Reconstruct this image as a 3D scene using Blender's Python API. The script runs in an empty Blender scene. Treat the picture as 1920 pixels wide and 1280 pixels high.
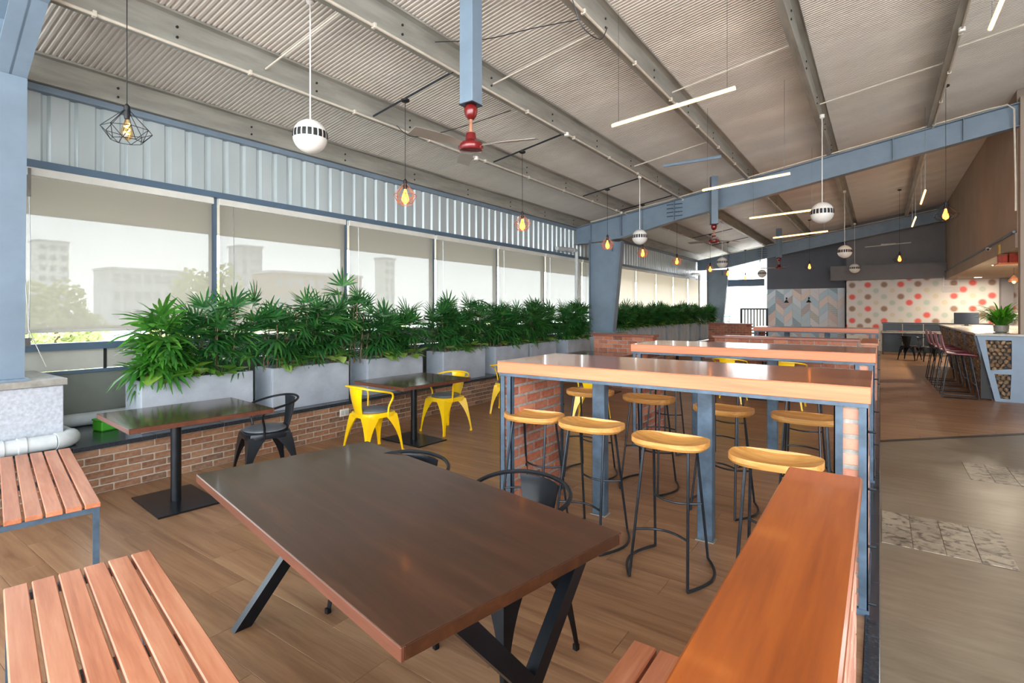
import bpy, math, random
from mathutils import Vector, Matrix
random.seed(7)
PI = math.pi
SC = bpy.context.scene
COL = SC.collection

# ------------------------------------------------------------------ camera
cam = bpy.data.cameras.new('camera')
cam.sensor_width = 36.0
cam.lens = 985.0 / 1920.0 * 36.0
cam.shift_y = -60.0 / 1920.0
cam.clip_start = 0.05
cam.clip_end = 600
co = bpy.data.objects.new('camera', cam)
COL.objects.link(co)
co.location = (0, 0, 1.55)
co.rotation_euler = (PI / 2, 0, math.radians(35.01))
SC.camera = co

# ------------------------------------------------------------------ world and exposure
W = bpy.data.worlds.new('sky')
SC.world = W
W.use_nodes = True
wn = W.node_tree.nodes
wl = W.node_tree.links
bg = wn['Background']
tc = wn.new('ShaderNodeTexCoord')
sx = wn.new('ShaderNodeSeparateXYZ')
rp = wn.new('ShaderNodeValToRGB')
wl.new(tc.outputs['Generated'], sx.inputs[0])
wl.new(sx.outputs['Z'], rp.inputs[0])
rp.color_ramp.elements[0].position = 0.0
rp.color_ramp.elements[0].color = (0.97, 0.985, 1.0, 1)
rp.color_ramp.elements[1].position = 0.6
rp.color_ramp.elements[1].color = (0.74, 0.86, 1.0, 1)
wl.new(rp.outputs[0], bg.inputs[0])
bg.inputs[1].default_value = 4.2
vs = SC.view_settings
vs.view_transform = 'Standard'
vs.look = 'None'
vs.gamma = 1.0
vs.use_curve_mapping = False
vs.exposure = 1.2


def sun_light():
    d = bpy.data.lights.new('sun', 'SUN')
    d.energy = 3.0
    d.angle = math.radians(3)
    d.color = (1.0, 0.95, 0.86)
    o = bpy.data.objects.new('sun', d)
    COL.objects.link(o)
    o.rotation_euler = Vector((.25, -.5, -.83)).to_track_quat('-Z', 'Y').to_euler()
    o.location = (0, 0, 30)


sun_light()

# ------------------------------------------------------------------ materials
def lin(c):
    return tuple(((v / 255.0) / 12.92 if v / 255.0 <= 0.04045 else ((v / 255.0 + 0.055) / 1.055) ** 2.4) for v in c) + (1.0,)


MATS = {}


class NT:
    """small node helper"""
    def __init__(s, name):
        s.m = bpy.data.materials.new(name)
        s.m.use_nodes = True
        s.n = s.m.node_tree.nodes
        s.l = s.m.node_tree.links
        s.b = s.n['Principled BSDF']
        s.out = s.n['Material Output']

    def new(s, t, **k):
        n = s.n.new(t)
        for a, b in k.items():
            setattr(n, a, b)
        return n

    def link(s, a, b):
        s.l.new(a, b)

    def coord(s, scale=(1, 1, 1), kind='Object', rot=(0, 0, 0)):
        t = s.new('ShaderNodeTexCoord')
        m = s.new('ShaderNodeMapping')
        m.inputs['Scale'].default_value = scale
        m.inputs['Rotation'].default_value = rot
        s.link(t.outputs[kind], m.inputs[0])
        return m.outputs[0]

    def noise(s, vec, scale=5, detail=4, rough=0.55, dist=0.0):
        n = s.new('ShaderNodeTexNoise')
        n.inputs['Scale'].default_value = scale
        n.inputs['Detail'].default_value = detail
        n.inputs['Roughness'].default_value = rough
        n.inputs['Distortion'].default_value = dist
        if vec is not None:
            s.link(vec, n.inputs['Vector'])
        return n.outputs[0]

    def ramp(s, fac, stops, const=False):
        r = s.new('ShaderNodeValToRGB')
        cr = r.color_ramp
        if const:
            cr.interpolation = 'CONSTANT'
        while len(cr.elements) < len(stops):
            cr.elements.new(0.5)
        for e, (p, c) in zip(cr.elements, stops):
            e.position = p
            e.color = c if len(c) == 4 else lin(c)
        s.link(fac, r.inputs[0])
        return r.outputs[0]

    def mix(s, fac, a, b, mode='MIX'):
        m = s.new('ShaderNodeMix', data_type='RGBA', blend_type=mode)
        for sock, v in ((m.inputs[0], fac), (m.inputs[6], a), (m.inputs[7], b)):
            if hasattr(v, 'is_linked') or hasattr(v, 'links'):
                s.link(v, sock)
            else:
                sock.default_value = v
        return m.outputs[2]

    def math(s, op, a, b=0.0, c=0.0):
        m = s.new('ShaderNodeMath', operation=op)
        for i, v in enumerate((a, b, c)):
            if hasattr(v, 'links'):
                s.link(v, m.inputs[i])
            else:
                m.inputs[i].default_value = v
        return m.outputs[0]

    def rnd(s):
        """random per object and per loose piece"""
        o = s.new('ShaderNodeObjectInfo')
        g = s.new('ShaderNodeNewGeometry')
        return s.math('FRACT', s.math('ADD', o.outputs['Random'], g.outputs['Random Per Island']))

    def bump(s, h, strength=0.2, dist=0.01):
        b = s.new('ShaderNodeBump')
        b.inputs['Strength'].default_value = strength
        b.inputs['Distance'].default_value = dist
        s.link(h, b.inputs['Height'])
        s.link(b.outputs[0], s.b.inputs['Normal'])

    def set(s, base=None, rough=0.5, metal=0.0, spec=None, coat=0.0):
        if base is not None:
            if hasattr(base, 'links'):
                s.link(base, s.b.inputs['Base Color'])
            else:
                s.b.inputs['Base Color'].default_value = base if len(base) == 4 else lin(base)
        if hasattr(rough, 'links'):
            s.link(rough, s.b.inputs['Roughness'])
        else:
            s.b.inputs['Roughness'].default_value = rough
        s.b.inputs['Metallic'].default_value = metal
        if spec is not None:
            s.b.inputs['Specular IOR Level'].default_value = spec
        if coat:
            s.b.inputs['Coat Weight'].default_value = coat
            s.b.inputs['Coat Roughness'].default_value = 0.08
        MATS[s.m.name] = s.m
        return s.m


def plain(name, c, rough=0.5, metal=0.0, var=0.12, scale=6.0, bump=0.0, coat=0.0, vec=(1, 1, 1)):
    t = NT(name)
    n = t.noise(t.coord(vec), scale, 5, 0.6)
    lo = tuple(max(0, x * (1 - var)) for x in c)
    hi = tuple(min(255, x * (1 + var * 0.7)) for x in c)
    t.set(t.ramp(n, [(0.3, lo), (0.7, hi)]), rough, metal, coat=coat)
    if bump:
        t.bump(n, bump, 0.004)
    return t.m


def wood(name, dark, mid, light, rough=0.4, axis=0, gscale=1.0, coat=0.0, rv=0.15):
    """long grain along one local axis"""
    t = NT(name)
    sc = [14.0 * gscale] * 3
    sc[axis] = 0.9 * gscale
    v = t.coord(tuple(sc))
    o = t.new('ShaderNodeObjectInfo')
    off = t.new('ShaderNodeVectorMath', operation='MULTIPLY_ADD')
    t.link(v, off.inputs[0])
    off.inputs[1].default_value = (1, 1, 1)
    cx = t.new('ShaderNodeCombineXYZ')
    r = t.rnd()
    for i in range(3):
        t.link(t.math('MULTIPLY', r, 13.7 + 5 * i), cx.inputs[i])
    t.link(cx.outputs[0], off.inputs[2])
    n1 = t.noise(off.outputs[0], 1.0, 6, 0.6, 0.6)
    n2 = t.noise(off.outputs[0], 5.0, 3, 0.6, 0.3)
    f = t.math('ADD', t.math('MULTIPLY', n1, 0.72), t.math('MULTIPLY', n2, 0.28))
    c = t.ramp(f, [(0.30, dark), (0.5, mid), (0.70, light)])
    hs = t.new('ShaderNodeHueSaturation')
    t.link(c, hs.inputs['Color'])
    t.link(t.math('MULTIPLY_ADD', r, rv * 2, 1 - rv), hs.inputs['Value'])
    t.set(hs.outputs[0], rough, coat=coat)
    t.bump(f, 0.08, 0.003)
    return t.m


def emit(name, c, strength):
    t = NT(name)
    t.b.inputs['Emission Color'].default_value = lin(c)
    t.b.inputs['Emission Strength'].default_value = strength
    return t.set(c, 0.4)


# metals and paint
plain('frame_paint', (116, 134, 150), 0.42, 0.0, 0.06, 3)
plain('window_paint', (84, 106, 126), 0.42, 0.0, 0.06, 3)
plain('galvanised', (158, 158, 150), 0.5, 0.25, 0.14, 4, vec=(2, .3, 2))
plain('dark_steel', (74, 92, 108), 0.45, 0.2, 0.22, 8)
plain('black_metal', (26, 31, 36), 0.30, 0.35, 0.25, 9)
plain('black_rod', (44, 50, 56), 0.32, 0.5, 0.2, 12)
plain('black_matte', (24, 25, 27), 0.55, 0.0, 0.2, 12)
plain('chrome', (150, 156, 160), 0.25, 0.9, 0.08, 8)
plain('yellow_paint', (252, 203, 8), 0.30, 0.0, 0.04, 5, coat=0.3)
plain('grey_vinyl', (104, 110, 118), 0.42, 0.0, 0.08, 14)
plain('burgundy', (126, 44, 62), 0.4, 0.0, 0.08, 10)
plain('fan_red', (118, 26, 28), 0.25, 0.1, 0.15, 9, coat=0.4)
plain('fan_copper', (176, 120, 92), 0.4, 0.2, 0.2, 15)
plain('fan_blade_paint', (150, 142, 132), 0.4, 0.1, 0.05, 5)
plain('white_plastic', (228, 226, 220), 0.35, 0.0, 0.04, 6)
plain('cream_conduit', (206, 198, 184), 0.4, 0.0, 0.06, 9)
plain('pvc_pipe', (196, 202, 202), 0.35, 0.0, 0.07, 6)
plain('planter_concrete', (158, 166, 175), 0.7, 0.0, 0.09, 3.5, bump=0.15)
plain('plinth_concrete', (176, 182, 190), 0.8, 0.0, 0.10, 38, bump=0.5)
plain('plaster_green', (126, 130, 122), 0.75, 0.0, 0.08, 2, bump=0.1)
plain('panel_white', (196, 196, 184), 0.6, 0.0, 0.05, 3)
plain('soil', (58, 44, 34), 0.95, 0.0, 0.4, 30, bump=0.8)
plain('granite', (44, 50, 56), 0.18, 0.0, 0.35, 60)
plain('grout', (96, 76, 58), 0.9, 0.0, 0.1, 30, bump=0.3)
plain('mortar', (158, 152, 144), 0.9, 0.0, 0.14, 26, bump=0.5)
plain('mortar_light', (186, 176, 160), 0.9, 0.0, 0.10, 26, bump=0.4)
plain('dark_wall', (92, 95, 104), 0.7, 0.0, 0.05, 1.5)
plain('band_wall', (118, 118, 121), 0.7, 0.0, 0.05, 1.5)
plain('beige_wall', (158, 142, 128), 0.75, 0.0, 0.05, 1.2)
plain('soffit', (150, 138, 122), 0.75, 0.0, 0.05, 1.2)
plain('counter_paint', (126, 146, 166), 0.45, 0.0, 0.05, 3)
plain('stone_top', (150, 148, 140), 0.25, 0.0, 0.12, 14)
plain('cane', (128, 104, 78), 0.7, 0.0, 0.25, 20, vec=(1, 1, 3))
plain('screen_black', (18, 22, 32), 0.15, 0.0, 0.05, 4)
plain('green_plastic', (70, 160, 40), 0.4, 0.0, 0.1, 8)
plain('red_box', (176, 52, 28), 0.5, 0.0, 0.25, 12)
plain('orange_wood', (226, 120, 40), 0.4, 0.0, 0.08, 9)
plain('yellow_card', (226, 196, 40), 0.5, 0.0, 0.06, 9)
plain('blind_rail', (216, 216, 208), 0.4, 0.0, 0.04, 4)
plain('rail_black', (50, 52, 54), 0.5, 0.2, 0.1, 9)
plain('awning_sheet', (196, 180, 158), 0.6, 0.0, 0.05, 1.0)
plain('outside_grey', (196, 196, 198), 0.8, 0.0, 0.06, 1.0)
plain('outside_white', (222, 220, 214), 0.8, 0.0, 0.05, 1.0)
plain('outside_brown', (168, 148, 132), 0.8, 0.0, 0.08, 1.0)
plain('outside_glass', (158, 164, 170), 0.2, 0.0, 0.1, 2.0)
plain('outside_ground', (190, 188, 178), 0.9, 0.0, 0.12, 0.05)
plain('bark', (92, 76, 60), 0.9, 0.0, 0.25, 10)

emit('led_warm', (255, 166, 76), 9.0)
emit('filament', (255, 140, 40), 22.0)
emit('bulb_lit', (255, 140, 44), 5.0)
emit('filament_weak_glow', (255, 196, 110), 6.0)  # glow put into the filament although this bulb is unlit
emit('downlight_glow', (255, 214, 160), 12.0)

# timber
wood('table_dark', (50, 28, 15), (64, 38, 22), (82, 50, 30), 0.28, 0, 1.0, 0.1, 0.04)
wood('table_edge', (76, 42, 28), (96, 56, 40), (112, 68, 50), 0.35, 0, 1.3, 0.1, 0.04)
wood('small_top', (46, 30, 24), (72, 50, 40), (92, 66, 52), 0.16, 1, 1.0, 0.4, 0.04)
wood('bar_top', (142, 78, 46), (172, 102, 66), (188, 120, 80), 0.2, 0, 0.8, 0.3, 0.03)
wood('bar_edge_lit', (190, 104, 66), (206, 122, 80), (216, 138, 96), 0.4, 0, 0.8, 0.0, 0.03)  # same wood as the top; light on the edges put into the colour
wood('bench_slat', (150, 84, 54), (186, 118, 84), (206, 146, 112), 0.38, 0, 0.9, 0.0, 0.10)
wood('plank_orange', (120, 54, 12), (152, 74, 20), (170, 90, 28), 0.3, 1, 0.7, 0.2, 0.03)
wood('stool_oak', (168, 108, 46), (204, 146, 76), (224, 174, 106), 0.42, 0, 1.6, 0.0, 0.06)
wood('cap_wood', (120, 66, 50), (150, 88, 68), (168, 104, 84), 0.35, 0, 0.8, 0.1, 0.05)
wood('floor_wood', (118, 84, 58), (154, 116, 84), (176, 140, 104), 0.36, 0, 0.8, 0.0, 0.05)


def mat_brick(name, cols, rough=0.85):
    t = NT(name)
    r = t.rnd()
    base = t.ramp(r, [(i / (len(cols) - 1), c) for i, c in enumerate(cols)])
    n = t.noise(t.coord((1, 1, 1)), 26, 5, 0.65)
    c2 = t.mix(t.ramp(n, [(0.35, (0, 0, 0)), (0.75, (255, 255, 255))]), base, lin((206, 180, 160)))
    m = t.new('ShaderNodeMix', data_type='RGBA')
    m.inputs[0].default_value = 0.28
    t.link(base, m.inputs[6])
    t.link(c2, m.inputs[7])
    t.set(m.outputs[2], rough)
    t.bump(n, 0.5, 0.006)


mat_brick('brick_red', [(138, 64, 40), (182, 98, 62), (122, 56, 38), (196, 118, 82), (150, 76, 50), (176, 110, 84)])
mat_brick('brick_pale', [(188, 124, 100), (206, 148, 124), (176, 112, 88), (214, 164, 142)])
mat_brick('brick_tan', [(112, 78, 52), (144, 96, 64), (98, 68, 48), (152, 110, 78), (124, 76, 48)])


def mat_concrete_floor():
    t = NT('concrete_floor')
    v = t.coord((1, 1, 1))
    n1 = t.noise(v, 0.9, 6, 0.62)
    n2 = t.noise(t.coord((1.2, 6, 1)), 3.0, 5, 0.6)
    f = t.math('ADD', t.math('MULTIPLY', n1, 0.6), t.math('MULTIPLY', n2, 0.4))
    t.set(t.ramp(f, [(0.3, (96, 84, 68)), (0.5, (124, 111, 92)), (0.72, (148, 136, 116))]), t.math('MULTIPLY_ADD', n1, 0.35, 0.18))


mat_concrete_floor()


def mat_patterned_tile():
    t = NT('patterned_tile')
    o = t.new('ShaderNodeObjectInfo')
    v = t.coord((1, 1, 1))
    cx = t.new('ShaderNodeCombineXYZ')
    for i in range(2):
        t.link(t.math('MULTIPLY', o.outputs['Random'], 31.0 + 17 * i), cx.inputs[i])
    ad = t.new('ShaderNodeVectorMath', operation='ADD')
    t.link(v, ad.inputs[0])
    t.link(cx.outputs[0], ad.inputs[1])
    w = t.new('ShaderNodeTexVoronoi', feature='DISTANCE_TO_EDGE')
    w.inputs['Scale'].default_value = 9
    t.link(ad.outputs[0], w.inputs['Vector'])
    n = t.noise(ad.outputs[0], 14, 5, 0.6, 1.2)
    e = t.ramp(w.outputs[0], [(0.02, (74, 66, 58)), (0.16, (150, 138, 120))])
    c = t.mix(t.ramp(n, [(0.42, (0, 0, 0)), (0.58, (255, 255, 255))]), lin((164, 152, 132)), e)
    hs = t.new('ShaderNodeHueSaturation')
    t.link(c, hs.inputs['Color'])
    t.link(t.math('MULTIPLY_ADD', o.outputs['Random'], 0.3, 0.78), hs.inputs['Value'])
    t.set(hs.outputs[0], 0.4)


mat_patterned_tile()


def mat_roof_sheet():
    t = NT('roof_sheet')
    n = t.noise(t.coord((1.2, 1.2, 1.2)), 0.8, 5, 0.6)
    t.set(t.ramp(n, [(0.3, (198, 192, 183)), (0.7, (220, 214, 205))]), 0.42, 0.12)


mat_roof_sheet()


def mat_cladding():
    t = NT('cladding')
    n = t.noise(t.coord((1, 1, .3)), 1.4, 4, 0.6)
    t.set(t.ramp(n, [(0.3, (178, 192, 195)), (0.7, (204, 215, 217))]), 0.32, 0.3)


mat_cladding()


def mat_blind(name, see, col):
    """woven roller screen: some of it open weave, the rest scatters light"""
    t = NT(name)
    t.n.remove(t.b)
    tr = t.new('ShaderNodeBsdfTransparent')
    tr.inputs[0].default_value = (0.93, 0.97, 1.0, 1)
    df = t.new('ShaderNodeBsdfDiffuse')
    tl = t.new('ShaderNodeBsdfTranslucent')
    df.inputs[0].default_value = lin(col)
    tl.inputs[0].default_value = lin(col)
    m1 = t.new('ShaderNodeMixShader')
    m1.inputs[0].default_value = 0.5
    t.link(df.outputs[0], m1.inputs[1])
    t.link(tl.outputs[0], m1.inputs[2])
    m2 = t.new('ShaderNodeMixShader')
    m2.inputs[0].default_value = 1 - see
    t.link(tr.outputs[0], m2.inputs[1])
    t.link(m1.outputs[0], m2.inputs[2])
    t.link(m2.outputs[0], t.out.inputs[0])
    MATS[name] = t.m


mat_blind('blind_screen', 0.070, (132, 125, 115))
mat_blind('blind_dense', 0.012, (196, 180, 162))


def mat_glass():
    t = NT('pane_glass')
    t.n.remove(t.b)
    tr = t.new('ShaderNodeBsdfTransparent')
    gl = t.new('ShaderNodeBsdfGlossy')
    gl.inputs['Roughness'].default_value = 0.02
    tr.inputs[0].default_value = (0.96, 0.98, 0.97, 1)
    m = t.new('ShaderNodeMixShader')
    m.inputs[0].default_value = 0.05
    t.link(tr.outputs[0], m.inputs[1])
    t.link(gl.outputs[0], m.inputs[2])
    t.link(m.outputs[0], t.out.inputs[0])
    MATS['pane_glass'] = t.m
    t = NT('bulb_glass')
    t.n.remove(t.b)
    tr = t.new('ShaderNodeBsdfTransparent')
    gl = t.new('ShaderNodeBsdfGlossy')
    tr.inputs[0].default_value = (1, 0.82, 0.55, 1)
    gl.inputs['Roughness'].default_value = 0.05
    m = t.new('ShaderNodeMixShader')
    m.inputs[0].default_value = 0.1
    t.link(tr.outputs[0], m.inputs[1])
    t.link(gl.outputs[0], m.inputs[2])
    t.link(m.outputs[0], t.out.inputs[0])
    MATS['bulb_glass'] = t.m


mat_glass()


def mat_leaf(name, cols, trans=0.25, rough=0.35):
    t = NT(name)
    r = t.rnd()
    c = t.ramp(r, [(i / (len(cols) - 1), k) for i, k in enumerate(cols)])
    t.set(c, rough)
    tl = t.new('ShaderNodeBsdfTranslucent')
    hs = t.new('ShaderNodeHueSaturation')
    hs.inputs['Value'].default_value = 1.6
    t.link(c, hs.inputs['Color'])
    t.link(hs.outputs[0], tl.inputs[0])
    m = t.new('ShaderNodeMixShader')
    m.inputs[0].default_value = trans
    t.link(t.b.outputs[0], m.inputs[1])
    t.link(tl.outputs[0], m.inputs[2])
    t.link(m.outputs[0], t.out.inputs[0])


mat_leaf('palm_leaf', [(34, 84, 40), (52, 110, 50), (40, 96, 50), (76, 136, 58), (42, 90, 56)])
mat_leaf('strap_leaf', [(58, 120, 40), (80, 146, 52), (48, 104, 40), (104, 160, 60)], 0.3)
mat_leaf('pothos_leaf', [(110, 168, 56), (156, 190, 84), (88, 150, 48), (186, 206, 120)], 0.3)
mat_leaf('grass_leaf', [(58, 128, 28), (86, 156, 36), (44, 104, 28)], 0.3)
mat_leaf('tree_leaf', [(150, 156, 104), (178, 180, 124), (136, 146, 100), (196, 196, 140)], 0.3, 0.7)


def mat_dots():
    t = NT('dot_wallpaper')
    v = t.coord((1, 1, 1))
    s = t.new('ShaderNodeSeparateXYZ')
    t.link(v, s.inputs[0])
    u = t.math('DIVIDE', s.outputs['X'], 0.25)
    cu = t.math('FLOOR', u)
    fu = t.math('SUBTRACT', t.math('FRACT', u), 0.5)
    par = t.math('MULTIPLY', t.math('FLOORED_MODULO', cu, 2.0), 0.5)
    w = t.math('ADD', t.math('DIVIDE', s.outputs['Z'], 0.45), par)
    cw = t.math('FLOOR', w)
    fw = t.math('SUBTRACT', t.math('FRACT', w), 0.5)
    dx = t.math('MULTIPLY', fu, 0.25)
    dz = t.math('MULTIPLY', fw, 0.45)
    d = t.math('SQRT', t.math('ADD', t.math('MULTIPLY', dx, dx), t.math('MULTIPLY', dz, dz)))
    inside = t.math('LESS_THAN', d, 0.118)
    ring = t.math('LESS_THAN', d, 0.085)
    # the colour runs diagonally through the rows
    k = t.math('FLOORED_MODULO', t.math('ADD', cu, t.math('MULTIPLY', cw, 2.0)), 4.0)
    wn_ = t.new('ShaderNodeTexWhiteNoise', noise_dimensions='2D')
    cb = t.new('ShaderNodeCombineXYZ')
    t.link(cu, cb.inputs[0])
    t.link(cw, cb.inputs[1])
    t.link(cb.outputs[0], wn_.inputs['Vector'])
    kk = t.math('FRACT', t.math('ADD', t.math('DIVIDE', k, 4.0), t.math('MULTIPLY', t.math('GREATER_THAN', wn_.outputs[0], 0.72), 0.25)))
    c = t.ramp(kk, [(0.0, (222, 98, 92)), (0.24, (184, 196, 188)), (0.49, (150, 122, 104)), (0.74, (206, 200, 182))], True)
    c2 = t.mix(ring, t.mix(0.35, c, lin((235, 228, 220))), c)
    t.set(t.mix(inside, lin((214, 210, 206)), c2), 0.6)


mat_dots()


def mat_chevron():
    t = NT('chevron_tile')
    r = t.rnd()
    c = t.ramp(r, [(0, (216, 226, 234)), (0.16, (192, 212, 222)), (0.34, (232, 216, 206)), (0.5, (226, 224, 226)),
                   (0.64, (226, 200, 192)), (0.76, (176, 202, 214)), (0.88, (236, 228, 210))], True)
    w = t.new('ShaderNodeTexWave', wave_type='RINGS')
    w.inputs['Scale'].default_value = 2.6
    w.inputs['Distortion'].default_value = 2.0
    t.link(t.coord((3, 3, 3)), w.inputs['Vector'])
    c2 = t.mix(t.math('MULTIPLY', t.math('GREATER_THAN', r, 0.7), t.math('GREATER_THAN', w.outputs[1], 0.62)), c, lin((120, 140, 158)))
    t.set(c2, 0.45)


mat_chevron()


def mat_stone():
    t = NT('pebble')
    r = t.rnd()
    n = t.noise(t.coord((1, 1, 1)), 30, 3)
    c = t.ramp(r, [(0, (120, 84, 54)), (0.25, (182, 138, 88)), (0.5, (96, 92, 88)), (0.75, (208, 172, 122)), (1, (132, 124, 118))])
    t.set(t.mix(n, c, lin((70, 62, 54)), 'MIX'), 0.6)


mat_stone()

# ------------------------------------------------------------------ mesh helpers
class MB:
    def __init__(s):
        s.v = []
        s.f = []

    def add(s, vs_, fs):
        o = len(s.v)
        s.v += [tuple(v) for v in vs_]
        s.f += [tuple(i + o for i in f) for f in fs]
        return s

    def box(s, x0, x1, y0, y1, z0, z1):
        return s.add([(x0, y0, z0), (x1, y0, z0), (x1, y1, z0), (x0, y1, z0), (x0, y0, z1), (x1, y0, z1), (x1, y1, z1), (x0, y1, z1)],
                     [(3, 2, 1, 0), (4, 5, 6, 7), (0, 1, 5, 4), (1, 2, 6, 5), (2, 3, 7, 6), (3, 0, 4, 7)])

    def cbox(s, x0, x1, y0, y1, z0, z1, b=0.004):
        """box with chamfered edges"""
        b = min(b, (x1 - x0) * .3, (y1 - y0) * .3, (z1 - z0) * .3)
        X, Y, Z = (x0, x1), (y0, y1), (z0, z1)
        vs_, idx = [], {}
        for i in (0, 1):
            for j in (0, 1):
                for k in (0, 1):
                    sx_, sy_, sz_ = (1 - 2 * i), (1 - 2 * j), (1 - 2 * k)
                    for a in range(3):
                        p = [X[i], Y[j], Z[k]]
                        for q, sg in ((0, sx_), (1, sy_), (2, sz_)):
                            if q != a:
                                p[q] += sg * b
                        idx[(i, j, k, a)] = len(vs_)
                        vs_.append(p)
        fs = []
        for a in range(3):
            for e in (0, 1):
                q = []
                for (p1, p2) in ((0, 0), (1, 0), (1, 1), (0, 1)):
                    c = [0, 0, 0]
                    c[a] = e
                    o1, o2 = [t for t in range(3) if t != a]
                    c[o1], c[o2] = p1, p2
                    q.append(idx[(c[0], c[1], c[2], a)])
                fl = (e == 1) ^ (a == 1)
                fs.append(tuple(q) if fl else tuple(reversed(q)))
        for a in range(3):
            o1, o2 = [t for t in range(3) if t != a]
            for p1 in (0, 1):
                for p2 in (0, 1):
                    c0 = [0, 0, 0]
                    c0[o1], c0[o2] = p1, p2
                    c1 = list(c0)
                    c1[a] = 1
                    q = [idx[(*c0, o1)], idx[(*c0, o2)], idx[(*c1, o2)], idx[(*c1, o1)]]
                    fs.append(tuple(q))
        for i in (0, 1):
            for j in (0, 1):
                for k in (0, 1):
                    fs.append((idx[(i, j, k, 0)], idx[(i, j, k, 1)], idx[(i, j, k, 2)]))
        return s.add(vs_, fs)

    def tube(s, pts, r, n=8, closed=False, caps=True):
        pts = [Vector(p) for p in pts]
        N = len(pts)
        rs = r if isinstance(r, (list, tuple)) else [r] * N
        vs_ = []
        up = None
        for i, p in enumerate(pts):
            if closed:
                t = (pts[(i + 1) % N] - pts[i - 1]).normalized()
            else:
                t = (pts[min(i + 1, N - 1)] - pts[max(i - 1, 0)]).normalized()
            if up is None:
                up = Vector((0, 0, 1)) if abs(t.z) < 0.9 else Vector((1, 0, 0))
            a = t.cross(up)
            if a.length < 1e-5:
                a = t.orthogonal()
            a.normalize()
            b = a.cross(t).normalized()
            up = b
            for k in range(n):
                an = 2 * PI * k / n
                vs_.append(p + a * math.cos(an) * rs[i] + b * math.sin(an) * rs[i])
        fs = []
        M = N if closed else N - 1
        for i in range(M):
            j = (i + 1) % N
            for k in range(n):
                q = (k + 1) % n
                fs.append((i * n + k, j * n + k, j * n + q, i * n + q))
        if caps and not closed:
            fs.append(tuple(range(n)))
            fs.append(tuple(reversed(range((N - 1) * n, N * n))))
        return s.add(vs_, fs)

    def lathe(s, prof, n=16, c=(0, 0, 0)):
        vs_, fs = [], []
        for (r, z) in prof:
            for k in range(n):
                a = 2 * PI * k / n
                vs_.append((c[0] + r * math.cos(a), c[1] + r * math.sin(a), c[2] + z))
        for i in range(len(prof) - 1):
            for k in range(n):
                q = (k + 1) % n
                fs.append((i * n + k, i * n + q, (i + 1) * n + q, (i + 1) * n + k))
        fs.append(tuple(reversed(range(n))))
        fs.append(tuple(range((len(prof) - 1) * n, len(prof) * n)))
        return s.add(vs_, fs)

    def prism(s, poly, a0, a1, axis='y'):
        """poly of 2D points pushed along an axis"""
        def P3(p, t):
            if axis == 'y':
                return (p[0], t, p[1])
            if axis == 'x':
                return (t, p[0], p[1])
            return (p[0], p[1], t)
        n = len(poly)
        vs_ = [P3(p, a0) for p in poly] + [P3(p, a1) for p in poly]
        fs = [(i, (i + 1) % n, n + (i + 1) % n, n + i) for i in range(n)]
        fs.append(tuple(reversed(range(n))))
        fs.append(tuple(range(n, 2 * n)))
        return s.add(vs_, fs)

    def sheet(s, rows, th=None):
        """grid of points -> surface, optionally thickened"""
        n, m = len(rows), len(rows[0])
        P_ = [Vector(p) for r in rows for p in r]
        fs = [(i * m + j, i * m + j + 1, (i + 1) * m + j + 1, (i + 1) * m + j) for i in range(n - 1) for j in range(m - 1)]
        if not th:
            return s.add(P_, fs)
        nr = [Vector((0, 0, 0)) for _ in P_]
        for f in fs:
            nn = (P_[f[1]] - P_[f[0]]).cross(P_[f[3]] - P_[f[0]])
            for i in f:
                nr[i] += nn
        Q = [p - k.normalized() * th for p, k in zip(P_, nr)]
        T = n * m
        fs2 = list(fs) + [tuple(T + i for i in reversed(f)) for f in fs]
        per = [j for j in range(m)] + [i * m + m - 1 for i in range(1, n)] + [(n - 1) * m + j for j in range(m - 2, -1, -1)] + [i * m for i in range(n - 2, 0, -1)]
        for a, b in zip(per, per[1:] + per[:1]):
            fs2.append((b, a, T + a, T + b))
        return s.add(P_ + Q, fs2)

    def mesh(s, name, mat, smooth=True, ang=35):
        me = bpy.data.meshes.new(name)
        me.from_pydata(s.v, [], s.f)
        me.materials.append(MATS[mat])
        if smooth:
            me.polygons.foreach_set('use_smooth', [True] * len(me.polygons))
            me.set_sharp_from_angle(angle=math.radians(ang))
        me.update()
        return me

    def build(s, name, mat, parent=None, loc=(0, 0, 0), rot=(0, 0, 0), smooth=True, ang=35, fix=False):
        me = s.mesh(name, mat, smooth, ang)
        return put(name, me, parent, loc, rot)


def put(name, me, parent=None, loc=(0, 0, 0), rot=(0, 0, 0), scale=None):
    o = bpy.data.objects.new(name, me)
    COL.objects.link(o)
    o.location = loc
    o.rotation_euler = rot
    if scale:
        o.scale = scale
    if parent:
        o.parent = parent
    return o


def tag(o, label=None, cat=None, group=None, kind=None):
    if label:
        o['label'] = label
    if cat:
        o['category'] = cat
    if group:
        o['group'] = group
    if kind:
        o['kind'] = kind
    return o


def thing(name, label, cat, loc=(0, 0, 0), rz=0.0, group=None, kind=None):
    return tag(put(name, None, None, loc, (0, 0, rz)), label, cat, group, kind)


def copy_tree(o, parent=None):
    c = o.copy()
    COL.objects.link(c)
    c.parent = parent
    for ch in list(KIDS.get(o.name, [])) or list(o.children):
        copy_tree(ch, c)
    return c


KIDS = {}


def box(name, mat, x0, x1, y0, y1, z0, z1, parent=None, b=0.0):
    m = MB()
    (m.cbox(x0, x1, y0, y1, z0, z1, b) if b else m.box(x0, x1, y0, y1, z0, z1))
    return m.build(name, mat, parent)


# ------------------------------------------------------------------ key dimensions
XW = -6.5            # window wall
YF = [1.11, 12.16, 23.27]   # portal frames
Y0, Y1 = -4.5, 30.0
SL = 0.162


def roof(x):         # underside of the purlins
    return 3.66 + SL * (x + 6.485)


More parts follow.
